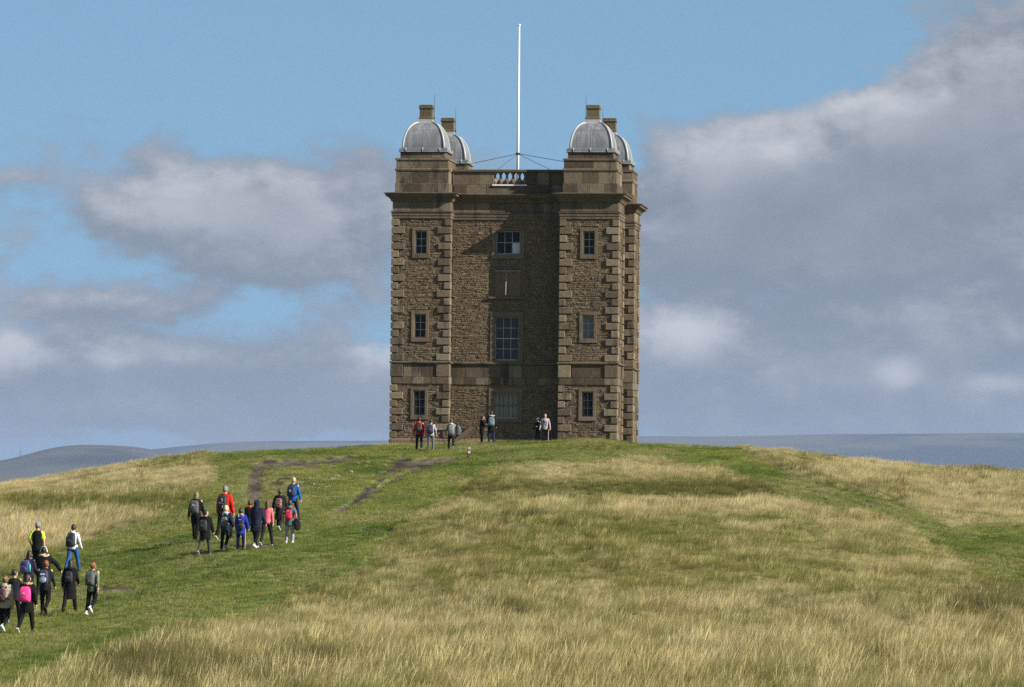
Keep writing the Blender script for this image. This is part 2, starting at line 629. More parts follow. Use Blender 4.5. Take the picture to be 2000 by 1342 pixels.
GB = np.clip(blur(blur(G, 18.0, 0), 7.0, 1) * 2.2, 0, 1) * np.clip((1500 - gu) / 300, 0.25, 1) * np.clip((gu - 380) / 120, 0.15, 1)      # the belt beside the cropped turf
# straw share of the long grass
STRAW = (0.33 + 0.40 * spot(1150, 905, 330, 22) + 0.50 * spot(1250, 994, 420, 12) + 0.30 * spot(760, 1075, 180, 60) + 0.65 * spot(150, 935, 360, 24)
         + 0.75 * spot(120, 1040, 330, 40) + 0.35 * spot(1100, 1260, 900, 60) + 0.50 * spot(1800, 960, 330, 60) + 0.2 * spot(1600, 1190, 400, 40)
         - 1.3 * spot(1260, 958, 370, 13) - 0.4 * spot(1560, 960, 90, 12) - 0.45 * spot(1200, 1055, 500, 34) - 0.30 * spot(1000, 1110, 380, 26) - 0.8 * spot(120, 985, 260, 14) - 0.45 * spot(1080, 868, 140, 8)
         - 0.4 * spot(330, 985, 90, 22) - 0.3 * spot(1500, 1120, 300, 20) - 0.35 * spot(700, 1040, 120, 30))
STRAW = STRAW - 0.45 * GB + (fbm(gu / 90, gv / 22, 21, 5, 0.6) - 0.5) * 1.8
RED = np.clip((fbm(gu / 120, gv / 26, 33, 4) - 0.52) * 4, 0, 1) * 0.6 + 1.0 * spot(850, 955, 150, 22) + 0.5 * spot(1300, 905, 160, 14) + 0.5 * spot(1480, 962, 60, 10)
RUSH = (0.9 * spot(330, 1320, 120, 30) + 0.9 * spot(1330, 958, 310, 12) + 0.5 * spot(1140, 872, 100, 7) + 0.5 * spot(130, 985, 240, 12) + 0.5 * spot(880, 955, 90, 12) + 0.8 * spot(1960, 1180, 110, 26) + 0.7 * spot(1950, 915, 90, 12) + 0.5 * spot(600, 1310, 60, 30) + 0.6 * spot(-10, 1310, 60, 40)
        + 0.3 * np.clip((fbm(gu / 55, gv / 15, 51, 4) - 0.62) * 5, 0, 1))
TALL = (0.40 + 0.30 * np.clip((gv - 1120) / 180, 0, 1)) + 0.55 * (fbm(gu / 50, gv / 14, 61, 4) - 0.5) - 0.12 * spot(1250, 957, 380, 14) + 0.25 * spot(1000, 1330, 1200, 50) + 0.35 * spot(1140, 874, 100, 8) + 0.2 * spot(1800, 950, 300, 60) + 0.35 * spot(100, 1040, 320, 60) + 0.15 * spot(1250, 995, 400, 12)
TALL = TALL * (1 - 0.6 * GB)


def field(F, u, v):
    return bil(F, u, v, GU0, GS, GV0, GS)


def lerp(a, b, t):
    return a + (b - a) * t[..., None]


C_STRAW = np.array([0.490, 0.412, 0.238])
C_OLIVE = np.array([0.225, 0.228, 0.064])
C_RED = np.array([0.330, 0.230, 0.115])
C_GREEN = np.array([0.200, 0.212, 0.062])
C_LUSH = np.array([0.105, 0.150, 0.036])
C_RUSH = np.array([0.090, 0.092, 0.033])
C_MUD = np.array([0.046, 0.034, 0.025])
C_PEAT = np.array([0.150, 0.118, 0.090])


def grass_cols(u, v):
    st = np.clip(field(STRAW, u, v), 0, 1)
    c = lerp(np.broadcast_to(C_OLIVE, (*u.shape, 3)), C_STRAW, st)
    c = lerp(c, C_RED, np.clip(field(RED, u, v), 0, 1) * 0.55)
    return c


def spot_xy(u, d, cu, cd, ru, rd):
    return np.exp(-((u - cu) / ru) ** 2 - ((d - cd) / rd) ** 2)


# relief: tussocks in the long grass, worn hollows in the mud, a lip where turf breaks into the ruts
P_ = project(np.stack([XX, DD, ZZ], -1).reshape(-1, 3)).reshape(*XX.shape, 2)
vu, vv = P_[..., 0], P_[..., 1]
fine = (DD > 117) & (DD < 268)
gG, gM = field(G, UU, vv), field(MUD, UU, vv)
tus = (fbm(XX / 1.1, DD / 1.5, 71, 4) - 0.5) * 0.34 * (1 - 0.85 * gG) + (fbm(XX / 5.0, DD / 7.0, 81, 3) - 0.5) * 0.5 * (1 - 0.75 * gG)
BANK = line_mask([(1440, 876), (1500, 894), (1560, 921), (1640, 949), (1760, 966), (1800, 1000), (1850, 1014), (2100, 1020)], [3, 6, 9, 10, 10, 9, 7, 4])
BANK = blur(blur(BANK, 2.0, 0), 1.5, 1)
tus = tus + 0.20 * field(BANK, UU, vv) + 0.22 * spot_xy(UU, DD, 1150, 243, 90, 5)
tus = tus + (fbm(XX / 0.6, DD / 2.4, 91, 3) - 0.5) * 0.10 * gG
ZZ = ZZ + np.where(fine, tus - 0.06 * gM * np.clip(fbm(XX / 0.8, DD / 2.0, 95, 3) * 2, 0.4, 1.3), 0)


def ground_at(u0, d):
    """height of the finished ground (with relief) at column u0 and depth d"""
    i = np.clip(np.searchsorted(u_cols, u0) - 1, 0, len(u_cols) - 2)
    j = np.clip(np.searchsorted(d_rows, d) - 1, 0, len(d_rows) - 2)
    fu = (u0 - u_cols[i]) / (u_cols[i + 1] - u_cols[i])
    fd = (d - d_rows[j]) / (d_rows[j + 1] - d_rows[j])
    return (ZZ[i, j] * (1 - fu) + ZZ[i + 1, j] * fu) * (1 - fd) + (ZZ[i, j + 1] * (1 - fu) + ZZ[i + 1, j + 1] * fu) * fd


def ground_xy(x, y):
    return ground_at(np.asarray(1000 + x / np.maximum(y, 100.0) * FPX), np.asarray(y, float))


# ------------------------------------------------------------------ the ground sheet
nu_, nd_ = XX.shape
me = bpy.data.meshes.new('ground')
me.vertices.add(nu_ * nd_)
me.vertices.foreach_set('co', np.stack([XX, DD, ZZ], -1).reshape(-1).astype(np.float32))
ii, jj = np.meshgrid(np.arange(nu_ - 1), np.arange(nd_ - 1), indexing='ij')
q = np.stack([ii * nd_ + jj, (ii + 1) * nd_ + jj, (ii + 1) * nd_ + jj + 1, ii * nd_ + jj + 1], -1).reshape(-1, 4)
me.loops.add(q.size)
me.loops.foreach_set('vertex_index', q.reshape(-1).astype(np.int32))
me.polygons.add(len(q))
me.polygons.foreach_set('loop_start', (np.arange(len(q)) * 4).astype(np.int32))
me.polygons.foreach_set('use_smooth', np.ones(len(q), bool))
me.update()
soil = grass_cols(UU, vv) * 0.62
nz = fbm(XX / 1.6, DD / 5.0, 101, 4)
turf = lerp(np.broadcast_to(C_LUSH, (*UU.shape, 3)), C_GREEN * 1.15, np.clip(nz * 2 - 0.5, 0, 1))
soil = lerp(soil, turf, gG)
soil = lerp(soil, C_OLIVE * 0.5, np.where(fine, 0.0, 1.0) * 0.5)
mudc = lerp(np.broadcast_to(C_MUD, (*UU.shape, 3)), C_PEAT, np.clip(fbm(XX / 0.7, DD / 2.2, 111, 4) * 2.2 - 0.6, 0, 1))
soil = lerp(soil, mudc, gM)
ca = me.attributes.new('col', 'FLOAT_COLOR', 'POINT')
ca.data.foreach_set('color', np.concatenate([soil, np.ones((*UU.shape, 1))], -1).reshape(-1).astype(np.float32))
m_ground, t, out = mat('ground_cover')
a = t.node('ShaderNodeAttribute', attribute_name='col')
pos = t.node('ShaderNodeNewGeometry').outputs['Position']
n_a = t.noise(t.vmath('MULTIPLY', pos, (1, 0.35, 1)), 5.0, 6.0, 0.65)
n_b = t.noise(t.vmath('MULTIPLY', pos, (1, 0.3, 1)), 22.0, 3.0, 0.6)
c = t.mix(1.0, a.outputs['Color'], t.mix(n_a, (0.55, 0.55, 0.55), (1.35, 1.35, 1.3)), 'MULTIPLY')
c = t.mix(1.0, c, t.mix(n_b, (0.75, 0.75, 0.75), (1.2, 1.2, 1.2)), 'MULTIPLY')
principled(t, out, c, 0.95, 0.1, normal=bump(t, t.math('ADD', n_a, n_b), 0.9, 0.06))
me.materials.append(m_ground)
ground = link(bpy.data.objects.new('ground', me))
tag(ground, 'grassy hilltop with worn muddy paths climbing to the tower', kind='structure')

# ------------------------------------------------------------------ far hills
m_hill, t, out = mat('moorland')
pos = t.node('ShaderNodeNewGeometry').outputs['Position']
n_a = t.noise(t.vmath('MULTIPLY', pos, (0.0015, 0.0015, 0.003)), 1.0, 6.0, 0.6)
principled(t, out, t.mix(t.ss(n_a, 0.42, 0.58), (0.022, 0.030, 0.030), (0.085, 0.086, 0.062)), 0.95, 0.1)


def hill(label, dist, prof, depth, base, seed, rough=3.0):
    us = np.arange(prof[0][0], prof[-1][0] + 1, 12.0)
    vs_ = np.interp(us, [p[0] for p in prof], [p[1] for p in prof])
    vs_ = blur(vs_[None, :], 3.0, 1)[0]
    top = z_from_row(us, dist, vs_)
    ys = np.linspace(-1, 1, 25)
    Zg, Xg, Yg = [], [], []
    for yv in ys:
        y = dist + yv * depth
        s = (1 - abs(yv)) ** 1.0
        s = s * s * (3 - 2 * s) * 0.55 + s * 0.45
        x = (us - 1000) / FPX * dist
        n = (fbm(x / (depth * 0.35), np.full_like(x, y / (depth * 0.35)), seed, 5) - 0.5) * rough * (0.0 if yv == 0 else 1.0)
        Xg.append(x)
        Yg.append(np.full_like(x, y))
        Zg.append(base + (top - base) * s + n * min(1, abs(yv) * 4))
    V = np.stack([np.array(Xg), np.array(Yg), np.array(Zg)], -1)
    a_, b_ = V.shape[:2]
    fs = [(i * b_ + j, i * b_ + j + 1, (i + 1) * b_ + j + 1, (i + 1) * b_ + j) for i in range(a_ - 1) for j in range(b_ - 1)]
    mh = bpy.data.meshes.new('hill')
    mh.from_pydata([tuple(p) for p in V.reshape(-1, 3)], [], fs)
    mh.polygons.foreach_set('use_smooth', [True] * len(fs))
    mh.materials.append(m_hill)
    return tag(link(bpy.data.objects.new('hill', mh)), label, kind='structure')


hill('low rounded hill fading into blue haze', 12000.0, [(-3500, 1010), (-1500, 960), (-500, 930), (-100, 912), (0, 903), (40, 893), (90, 876), (120, 869), (160, 867), (200, 870), (265, 870), (300, 877), (380, 899), (470, 925), (600, 960), (800, 1010)], 1800.0, -62.0, 5, 24)
hill('pale lower slope in front of the rounded hill', 9000.0, [(-3500, 1020), (-1000, 960), (-100, 930), (0, 926), (60, 928), (120, 936), (200, 955), (300, 1000)], 1200.0, -62.0, 8, 12)
hill('long flat moor on the horizon beside the tower', 18000.0, [(-5000, 1000), (-1500, 940), (0, 900), (250, 882), (330, 875), (400, 867), (480, 862), (600, 861), (760, 861), (1000, 855), (1250, 852), (1400, 853), (1500, 851), (1620, 848), (1800, 847), (2000, 845), (2600, 850), (4000, 900), (7000, 1000)], 3500.0, -62.0, 12, 30)
# ------------------------------------------------------------------ grass: tufts of real blades, scattered over the hill


def blade_mesh(n, h0, h1, rad, width, lean, curl, seed, head=0.0):
    r = np.random.default_rng(seed)
    vs, fs, hv = [], [], []
    for k in range(n):
        a = r.uniform(0, 2 * math.pi)
        q = rad * math.sqrt(r.uniform(0, 1))
        p = np.array([q * math.cos(a), q * math.sin(a), -0.03])
        h = r.uniform(h0, h1)
        da = r.normal(0, 0.9)
        dirv = np.array([math.cos(da), math.sin(da), 0]) * lean * r.uniform(0.4, 1.5) + np.array([math.cos(a), math.sin(a), 0]) * lean * 0.5
        side = np.array([math.cos(da + r.uniform(-0.7, 0.7) + 1.57), math.sin(da + 1.57), 0])
        side = np.array([1.0, 0, 0]) * 0.6 + side * 0.7
        side /= np.linalg.norm(side)
        w = width * r.uniform(0.6, 1.3)
        base = len(vs)
        segs = 3
        for s in range(segs + 1):
            tt = s / segs
            c_ = p + np.array([0, 0, (h + 0.03) * tt]) + dirv * h * (tt ** (1.3 + curl)) - np.array([0, 0, curl * 0.22 * h * tt ** 3])
            ww = w * (1 - 0.8 * tt) if head == 0 else w * (0.55 if s < 2 else (1.3 * head if s == 2 else 0.3))
            vs += [tuple(c_ - side * ww * 0.5), tuple(c_ + side * ww * 0.5)]
            hv += [tt, tt]
        for s in range(segs):
            b = base + 2 * s
            fs.append((b, b + 1, b + 3, b + 2))
    m_ = bpy.data.meshes.new('grass_tuft')
    m_.from_pydata(vs, [], fs)
    at = m_.attributes.new('along', 'FLOAT', 'POINT')
    at.data.foreach_set('value', np.array(hv, np.float32))
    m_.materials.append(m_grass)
    return m_


m_grass, t, out = mat('grass_blades')
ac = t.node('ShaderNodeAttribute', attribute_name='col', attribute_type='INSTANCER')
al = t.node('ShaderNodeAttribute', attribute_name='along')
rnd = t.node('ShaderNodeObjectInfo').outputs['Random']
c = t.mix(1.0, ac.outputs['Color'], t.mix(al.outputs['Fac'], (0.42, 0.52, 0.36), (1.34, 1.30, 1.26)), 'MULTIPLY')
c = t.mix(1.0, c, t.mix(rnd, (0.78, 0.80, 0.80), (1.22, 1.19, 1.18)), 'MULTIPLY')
df = t.node('ShaderNodeBsdfDiffuse')
tl = t.node('ShaderNodeBsdfTranslucent')
t.put(df.inputs[0], c)
t.put(tl.inputs[0], c)
mx = t.node('ShaderNodeMixShader')
mx.inputs[0].default_value = 0.32
t.l.new(df.outputs[0], mx.inputs[1])
t.l.new(tl.outputs[0], mx.inputs[2])
t.l.new(mx.outputs[0], out.inputs[0])

tufts = bpy.data.collections.new('grass_tufts')
KINDS = []
for args in ((56, 0.02, 0.055, 0.20, 0.010, 0.5, 0.3, 1), (46, 0.02, 0.065, 0.22, 0.010, 0.6, 0.3, 2),             # 0-1 cropped turf
             (50, 0.09, 0.26, 0.26, 0.007, 0.55, 0.4, 3), (50, 0.08, 0.24, 0.28, 0.007, 0.65, 0.5, 4),             # 2-3 middling grass
             (48, 0.22, 0.58, 0.30, 0.006, 0.40, 0.35, 5), (46, 0.18, 0.52, 0.32, 0.006, 0.50, 0.45, 6),           # 4-5 long grass
             (16, 0.34, 0.74, 0.34, 0.006, 0.30, 0.3, 7, 1.3), (16, 0.30, 0.70, 0.36, 0.006, 0.40, 0.4, 8, 1.2),   # 6-7 seed heads
             (56, 0.24, 0.62, 0.26, 0.011, 0.22, 0.15, 9)):                                                         # 8 rushes
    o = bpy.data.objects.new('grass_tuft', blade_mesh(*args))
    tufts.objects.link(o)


def scatter(n, dmin=117.0, dmax=266.0):
    d = np.sqrt(rng.uniform(dmin ** 2, dmax ** 2, n))
    u = rng.uniform(-155, 2155, n)
    z = ground_at(u, d)
    x = (u - 1000) / FPX * d
    P = np.stack([x, d, z], -1)
    v = project(P)[:, 1]
    return P, u, v, d


pts_, col_, scl_, rot_, kind_ = [], [], [], [], []


def push(P, c, s, k, tilt=0.12, wind=0.0):
    n = len(P)
    pts_.append(P)
    col_.append(c * rng.uniform(0.88, 1.12, (n, 1)))
    scl_.append(s)
    kind_.append(k)
    rot_.append(np.stack([rng.normal(0, tilt, n), rng.normal(wind, tilt, n), rng.uniform(-0.9, 0.9, n)], -1))


def footprint(P):
    """inside the tower's walls"""
    dx, dy = P[:, 0] - TOWER_XY[0], P[:, 1] - TOWER_XY[1]
    lx = dx * math.cos(THETA) - dy * math.sin(THETA)
    ly = dx * math.sin(THETA) + dy * math.cos(THETA)
    return (np.abs(lx) < 5.55) & (ly > -0.05) & (ly < 11.2)


TOWER_XY = (ray(982.5, 866)[0] * 256.25, 256.25)
# long grass
P, u, v, d = scatter(210000)
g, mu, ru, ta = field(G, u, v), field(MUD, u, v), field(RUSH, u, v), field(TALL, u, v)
keep = (rng.uniform(0, 1, len(u)) > g * 1.15) & (mu < 0.35) & ~footprint(P)
P, u, v, g, ru, ta = P[keep], u[keep], v[keep], g[keep], ru[keep], ta[keep]
c = grass_cols(u, v)
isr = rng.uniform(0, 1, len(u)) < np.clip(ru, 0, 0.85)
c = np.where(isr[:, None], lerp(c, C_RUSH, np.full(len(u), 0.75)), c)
st = np.clip(field(STRAW, u, v), 0, 1)
rr = rng.uniform(0, 1, len(u))
k = np.where(rr < 0.45 - 0.3 * st, 2, np.where(rr < 0.88 - 0.1 * st, 4, 6)) + rng.integers(0, 2, len(u))
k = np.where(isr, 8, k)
# the undergrowth is greener and darker, seed stems are paler than the leaves under them
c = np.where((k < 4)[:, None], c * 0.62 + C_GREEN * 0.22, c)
c = np.where(((k == 6) | (k == 7))[:, None], c * 0.45 + C_STRAW * 0.78, c)
s = np.clip(ta, 0.3, 1.4) * rng.uniform(0.7, 1.2, len(u)) * (1 - 0.5 * np.clip(g * 1.5, 0, 1)) * np.clip(1.15 - 0.35 * (d[keep] - 160) / 90, 0.7, 1.15)
s = np.where(k < 4, s * 1.1, s)
push(P, c, np.stack([s * 1.1, s * 1.1, s], -1), k, 0.10, 0.12)
# cropped turf on the paths and lawns
P, u, v, d = scatter(150000)
g, mu = field(G, u, v), field(MUD, u, v)
keep = (rng.uniform(0, 1, len(u)) < g * 1.2) & (mu < 0.06 + rng.uniform(0, 0.2, len(u))) & ~footprint(P)
P, u, v, d = P[keep], u[keep], v[keep], d[keep]
nz = fbm(P[:, 0] / 1.5, P[:, 1] / 4.5, 101, 4)
c = lerp(np.broadcast_to(C_LUSH, (len(u), 3)), C_GREEN * 1.2, np.clip(nz * 2.4 - 0.7, 0, 1))
pale = rng.uniform(0, 1, len(u)) < np.clip((fbm(P[:, 0] / 2.0, P[:, 1] / 7, 131, 4) - 0.47) * 4, 0.05, 0.75)
c = np.where(pale[:, None], lerp(c, C_STRAW * 0.75, np.full(len(u), 0.5)), c)
k = rng.integers(0, 2, len(u))
big = rng.uniform(0, 1, len(u)) < np.clip((fbm(P[:, 0] / 1.3, P[:, 1] / 3, 151, 3) - 0.5) * 1.2, 0.02, 0.3)
k = np.where(big, 2, k)
s = rng.uniform(0.7, 1.25, len(u)) * np.where(big, 0.6, 1.0)
push(P, c, np.stack([s * 1.2, s * 1.2, s], -1), k)

# longer bents left standing along the foot of the tower's walls
n = 900
lx = rng.uniform(-6.2, 6.2, n)
ly = -rng.exponential(0.35, n) - 0.12 + np.where(np.abs(lx) < 5.5 - 2.78, 1.25, 0.0)
x = TOWER_XY[0] + lx * math.cos(THETA) + ly * math.sin(THETA)
y = TOWER_XY[1] - lx * math.sin(THETA) + ly * math.cos(THETA)
P = np.stack([x, y, ground_xy(x, y)], -1)
push(P, lerp(np.broadcast_to(C_OLIVE, (n, 3)), C_STRAW, rng.uniform(0.1, 1.0, n)), np.stack([np.full(n, 0.7)] * 2 + [rng.uniform(0.45, 1.1, n)], -1), rng.integers(2, 4, n))

pts_, col_, scl_, rot_, kind_ = map(np.concatenate, (pts_, col_, scl_, rot_, kind_))
gm = bpy.data.meshes.new('grass')
gm.vertices.add(len(pts_))
gm.vertices.foreach_set('co', pts_.reshape(-1).astype(np.float32))
for nm, typ, arr, key in (('col', 'FLOAT_COLOR', np.concatenate([col_, np.ones((len(col_), 1))], -1), 'color'), ('scl', 'FLOAT_VECTOR', scl_, 'vector'), ('rot', 'FLOAT_VECTOR', rot_, 'vector')):
    at = gm.attributes.new(nm, typ, 'POINT')
    at.data.foreach_set(key, arr.reshape(-1).astype(np.float32))
at = gm.attributes.new('kind', 'INT', 'POINT')
at.data.foreach_set('value', kind_.astype(np.int32))
gm.update()
grass = link(bpy.data.objects.new('grass', gm))
tag(grass, 'long straw coloured moor grass and cropped green turf covering the hilltop', 'grass', kind='stuff')
ng = bpy.data.node_groups.new('grass_scatter', 'GeometryNodeTree')
ng.interface.new_socket('Geometry', in_out='INPUT', socket_type='NodeSocketGeometry')
ng.interface.new_socket('Geometry', in_out='OUTPUT', socket_type='NodeSocketGeometry')
N = ng.nodes
gi, go = N.new('NodeGroupInput'), N.new('NodeGroupOutput')
iop, ci = N.new('GeometryNodeInstanceOnPoints'), N.new('GeometryNodeCollectionInfo')
ci.inputs['Collection'].default_value = tufts
ci.inputs['Separate Children'].default_value = True
ci.inputs['Reset Children'].default_value = True


def named(nm, typ):
    nd = N.new('GeometryNodeInputNamedAttribute')
    nd.data_type = typ
    nd.inputs['Name'].default_value = nm
    return nd.outputs['Attribute']


e2r = N.new('FunctionNodeEulerToRotation')
ng.links.new(gi.outputs[0], iop.inputs['Points'])
ng.links.new(ci.outputs[0], iop.inputs['Instance'])
iop.inputs['Pick Instance'].default_value = True
ng.links.new(named('kind', 'INT'), iop.inputs['Instance Index'])
ng.links.new(named('rot', 'FLOAT_VECTOR'), e2r.inputs[0])
ng.links.new(e2r.outputs[0], iop.inputs['Rotation'])
ng.links.new(named('scl', 'FLOAT_VECTOR'), iop.inputs['Scale'])
ng.links.new(iop.outputs[0], go.inputs[0])
md = grass.modifiers.new('scatter', 'NODES')
md.node_group = ng
# ------------------------------------------------------------------ stone, lead, glass


STAIN_X, STAIN_Z1 = float(ray(897, 760)[0] * 257.2), float(ray(897, 708)[2] * 257.2)


def stone_mat(name, dark, mid, light, soot=0.5, scale=1.0, lichen=0.15):
    m, t, out = mat(name)
    oi = t.node('ShaderNodeObjectInfo')
    pos = t.node('ShaderNodeNewGeometry').outputs['Position']
    isl = t.node('ShaderNodeNewGeometry').outputs['Random Per Island']
    r = t.math('FRACT', t.math('ADD', oi.outputs['Random'], isl))
    c = t.mix(t.ss(r, 0.0, 0.5), dark, mid)
    c = t.mix(t.ss(r, 0.55, 1.0), c, light)
    n1_ = t.noise(pos, 1.3 * scale, 5.0, 0.6)
    n2_ = t.noise(pos, 7.0 * scale, 5.0, 0.65)
    n3_ = t.noise(t.vmath('MULTIPLY', pos, (1, 1, 0.25)), 2.2 * scale, 5.0, 0.6)
    c = t.mix(1.0, c, t.mix(n2_, (0.62, 0.60, 0.58), (1.35, 1.35, 1.32)), 'MULTIPLY')
    c = t.mix(t.math('MULTIPLY', t.ss(n3_, 0.50, 0.70), soot), c, (0.050, 0.042, 0.034))
    c = t.mix(t.math('MULTIPLY', t.ss(n1_, 0.56, 0.72), lichen), c, (0.17, 0.18, 0.06))
    # green and rusty run-off below the string course in the recess
    px_, py_, pz_ = t.sep(pos)
    dx_ = t.math('DIVIDE', t.math('SUBTRACT', px_, STAIN_X), 0.22)
    run = t.math('EXPONENT', t.math('MULTIPLY', t.math('MULTIPLY', dx_, dx_), -1.0))
    run = t.math('MULTIPLY', run, t.math('MULTIPLY', t.ss(pz_, STAIN_Z1 + 0.1, STAIN_Z1 - 0.3), t.ss(pz_, STAIN_Z1 - 3.6, STAIN_Z1 - 1.2)))
    run = t.math('MULTIPLY', run, t.math('MULTIPLY', t.ss(py_, 255.6, 256.2), t.ss(t.noise(t.vmath('MULTIPLY', pos, (6, 6, 0.7)), 1.0, 4.0), 0.35, 0.6)))
    c = t.mix(t.math('MULTIPLY', run, 0.75), c, t.mix(n2_, (0.085, 0.048, 0.022), (0.075, 0.085, 0.030)))
    nf = t.noise(pos, 26.0 * scale, 4.0, 0.7)
    principled(t, out, c, 0.92, 0.15, normal=bump(t, t.math('MULTIPLY_ADD', n2_, 1.5, nf), 0.55, 0.03))
    return m


m_rubble = stone_mat('rubble_sandstone', (0.132, 0.099, 0.064), (0.165, 0.126, 0.082), (0.198, 0.155, 0.104), 0.40, 1.0, 0.18)
m_quoin = stone_mat('quoin_sandstone', (0.105, 0.080, 0.057), (0.165, 0.129, 0.090), (0.215, 0.176, 0.126), 0.9, 0.9, 0.30)
m_ashlar = stone_mat('ashlar_sandstone', (0.070, 0.055, 0.038), (0.116, 0.091, 0.063), (0.178, 0.147, 0.105), 1.0, 0.8, 0.25)
m_mould = stone_mat('moulded_sandstone', (0.108, 0.086, 0.060), (0.132, 0.106, 0.073), (0.160, 0.130, 0.092), 1.0, 0.8, 0.3)
m_chim = stone_mat('chimney_sandstone', (0.090, 0.074, 0.044), (0.112, 0.092, 0.055), (0.130, 0.108, 0.066), 0.4, 1.0, 0.35)
m_mortar, t, out = mat('lime_mortar')
pos = t.node('ShaderNodeNewGeometry').outputs['Position']
n_a = t.noise(pos, 3.0, 6.0, 0.65)
principled(t, out, t.mix(n_a, (0.075, 0.057, 0.038), (0.140, 0.110, 0.072)), 0.95, 0.1, normal=bump(t, t.noise(pos, 30.0, 4.0, 0.7), 0.5, 0.02))

m_lead, t, out = mat('lead_sheet')
pos = t.node('ShaderNodeNewGeometry').outputs['Position']
n_a = t.noise(t.vmath('MULTIPLY', pos, (5, 5, 0.7)), 1.0, 6.0, 0.65)
n_b = t.noise(pos, 2.2, 4.0, 0.6)
c = t.mix(t.ss(n_a, 0.35, 0.72), (0.150, 0.157, 0.170), (0.27, 0.277, 0.29))
c = t.mix(t.math('MULTIPLY', t.ss(n_b, 0.5, 0.7), 0.4), c, (0.105, 0.11, 0.122))
principled(t, out, c, 0.5, 0.5, 0.15, normal=bump(t, n_a, 0.12, 0.02))
m_leadroll, t, out = mat('lead_roll')
pos = t.node('ShaderNodeNewGeometry').outputs['Position']
principled(t, out, t.mix(t.noise(pos, 4.0, 4.0), (0.24, 0.25, 0.265), (0.38, 0.39, 0.405)), 0.5, 0.5, 0.15)

m_glass, t, out = mat('old_window_glass')
pos = t.node('ShaderNodeNewGeometry').outputs['Position']
g_n = t.noise(pos, 2.4, 2.0, 0.5)
principled(t, out, (0.010, 0.010, 0.011), 0.08, 0.14, normal=bump(t, g_n, 0.08, 0.05))
m_glass_glare, t, out = mat('glare_window_glass')
principled(t, out, (0.50, 0.54, 0.62), 0.25, 0.5)  # bright sky seen in one pane, put into its base colour
m_glass_grey, t, out = mat('dusty_window_glass')
principled(t, out, (0.022, 0.024, 0.030), 0.12, 0.30)
m_blind, t, out = mat('blinded_window_glass')
pos = t.node('ShaderNodeNewGeometry').outputs['Position']
principled(t, out, t.mix(t.noise(t.vmath('MULTIPLY', pos, (3, 3, 1.2)), 2.0, 3.0), (0.06, 0.065, 0.07), (0.16, 0.16, 0.155)), 0.12, 0.5)
m_paint, t, out = mat('weathered_window_paint')
pos = t.node('ShaderNodeNewGeometry').outputs['Position']
principled(t, out, t.mix(t.noise(pos, 9.0, 4.0), (0.26, 0.25, 0.22), (0.46, 0.45, 0.42)), 0.6, 0.4)
m_iron, t, out = mat('rusted_iron')
principled(t, out, (0.035, 0.032, 0.032), 0.6, 0.4)
m_board, t, out = mat('silvered_boards')
pos = t.node('ShaderNodeNewGeometry').outputs['Position']
rn = t.node('ShaderNodeObjectInfo').outputs['Random']
n_a = t.noise(t.vmath('MULTIPLY', pos, (14, 14, 1.2)), 1.0, 5.0, 0.6)
c = t.mix(n_a, (0.13, 0.122, 0.108), (0.28, 0.266, 0.238))
c = t.mix(1.0, c, t.mix(rn, (0.75, 0.75, 0.75), (1.25, 1.25, 1.25)), 'MULTIPLY')
principled(t, out, c, 0.95, 0.0)
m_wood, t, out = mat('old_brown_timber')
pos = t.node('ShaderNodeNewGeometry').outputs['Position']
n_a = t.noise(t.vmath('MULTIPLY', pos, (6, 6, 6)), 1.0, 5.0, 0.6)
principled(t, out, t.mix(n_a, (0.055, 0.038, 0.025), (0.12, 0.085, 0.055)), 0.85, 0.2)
m_white, t, out = mat('white_gloss_paint')
pos = t.node('ShaderNodeNewGeometry').outputs['Position']
principled(t, out, t.mix(t.noise(t.vmath('MULTIPLY', pos, (6, 6, 0.8)), 1.0, 4.0), (0.72, 0.72, 0.72), (0.82, 0.82, 0.82)), 0.35, 0.5)

# ------------------------------------------------------------------ the tower
DEP = 256.25
_gz = ray(982.5, 866) * DEP
TZ = float(_gz[2])


def zr(row, yl=0.0):
    """local height of a row of the photograph on a plane yl behind the facade"""
    dd = DEP + yl * math.cos(THETA)
    return float(ray(982.5, row)[2] * dd - TZ)


WID, TW, REC = 11.05, 2.78, 1.10        # overall width, turret width, depth of the recesses
tower = empty('stone_tower', (float(_gz[0]), DEP, TZ), -THETA)
tag(tower, 'tall square brown sandstone tower with four domed corner turrets on the hilltop', 'tower')
HW = WID / 2
Z_PL, Z_BAND0, Z_BANDM, Z_BAND1, Z_STR1 = 0.2, zr(751), zr(737), zr(712), zr(706.5)
Z_ARCH0, Z_ARCH1, Z_FRZ1, Z_COR1 = zr(427), zr(413), zr(394), zr(377)
Z_A1, Z_A2, Z_A3, Z_A4, Z_A5, Z_A6 = zr(358), zr(334.5), zr(328), zr(312), zr(308.5), zr(297)

# outline of the plan (counter-clockwise), corner turrets standing proud
OUT = [(-HW, 0), (-HW + TW, 0), (-HW + TW, REC), (HW - TW, REC), (HW - TW, 0), (HW, 0), (HW, TW), (HW - REC, TW), (HW - REC, WID - TW), (HW, WID - TW),
       (HW, WID), (HW - TW, WID), (HW - TW, WID - REC), (-HW + TW, WID - REC), (-HW + TW, WID), (-HW, WID), (-HW, WID - TW), (-HW + REC, WID - TW), (-HW + REC, TW), (-HW, TW)]


def offset(poly, e):
    n, res = len(poly), []
    for i in range(n):
        p, a, b = np.array(poly[i]), np.array(poly[i - 1]), np.array(poly[(i + 1) % n])
        d0, d1 = (p - a) / np.linalg.norm(p - a), (b - p) / np.linalg.norm(b - p)
        n0, n1_ = np.array([d0[1], -d0[0]]), np.array([d1[1], -d1[0]])
        res.append(tuple(p + e * (n0 + n1_)))
    return res


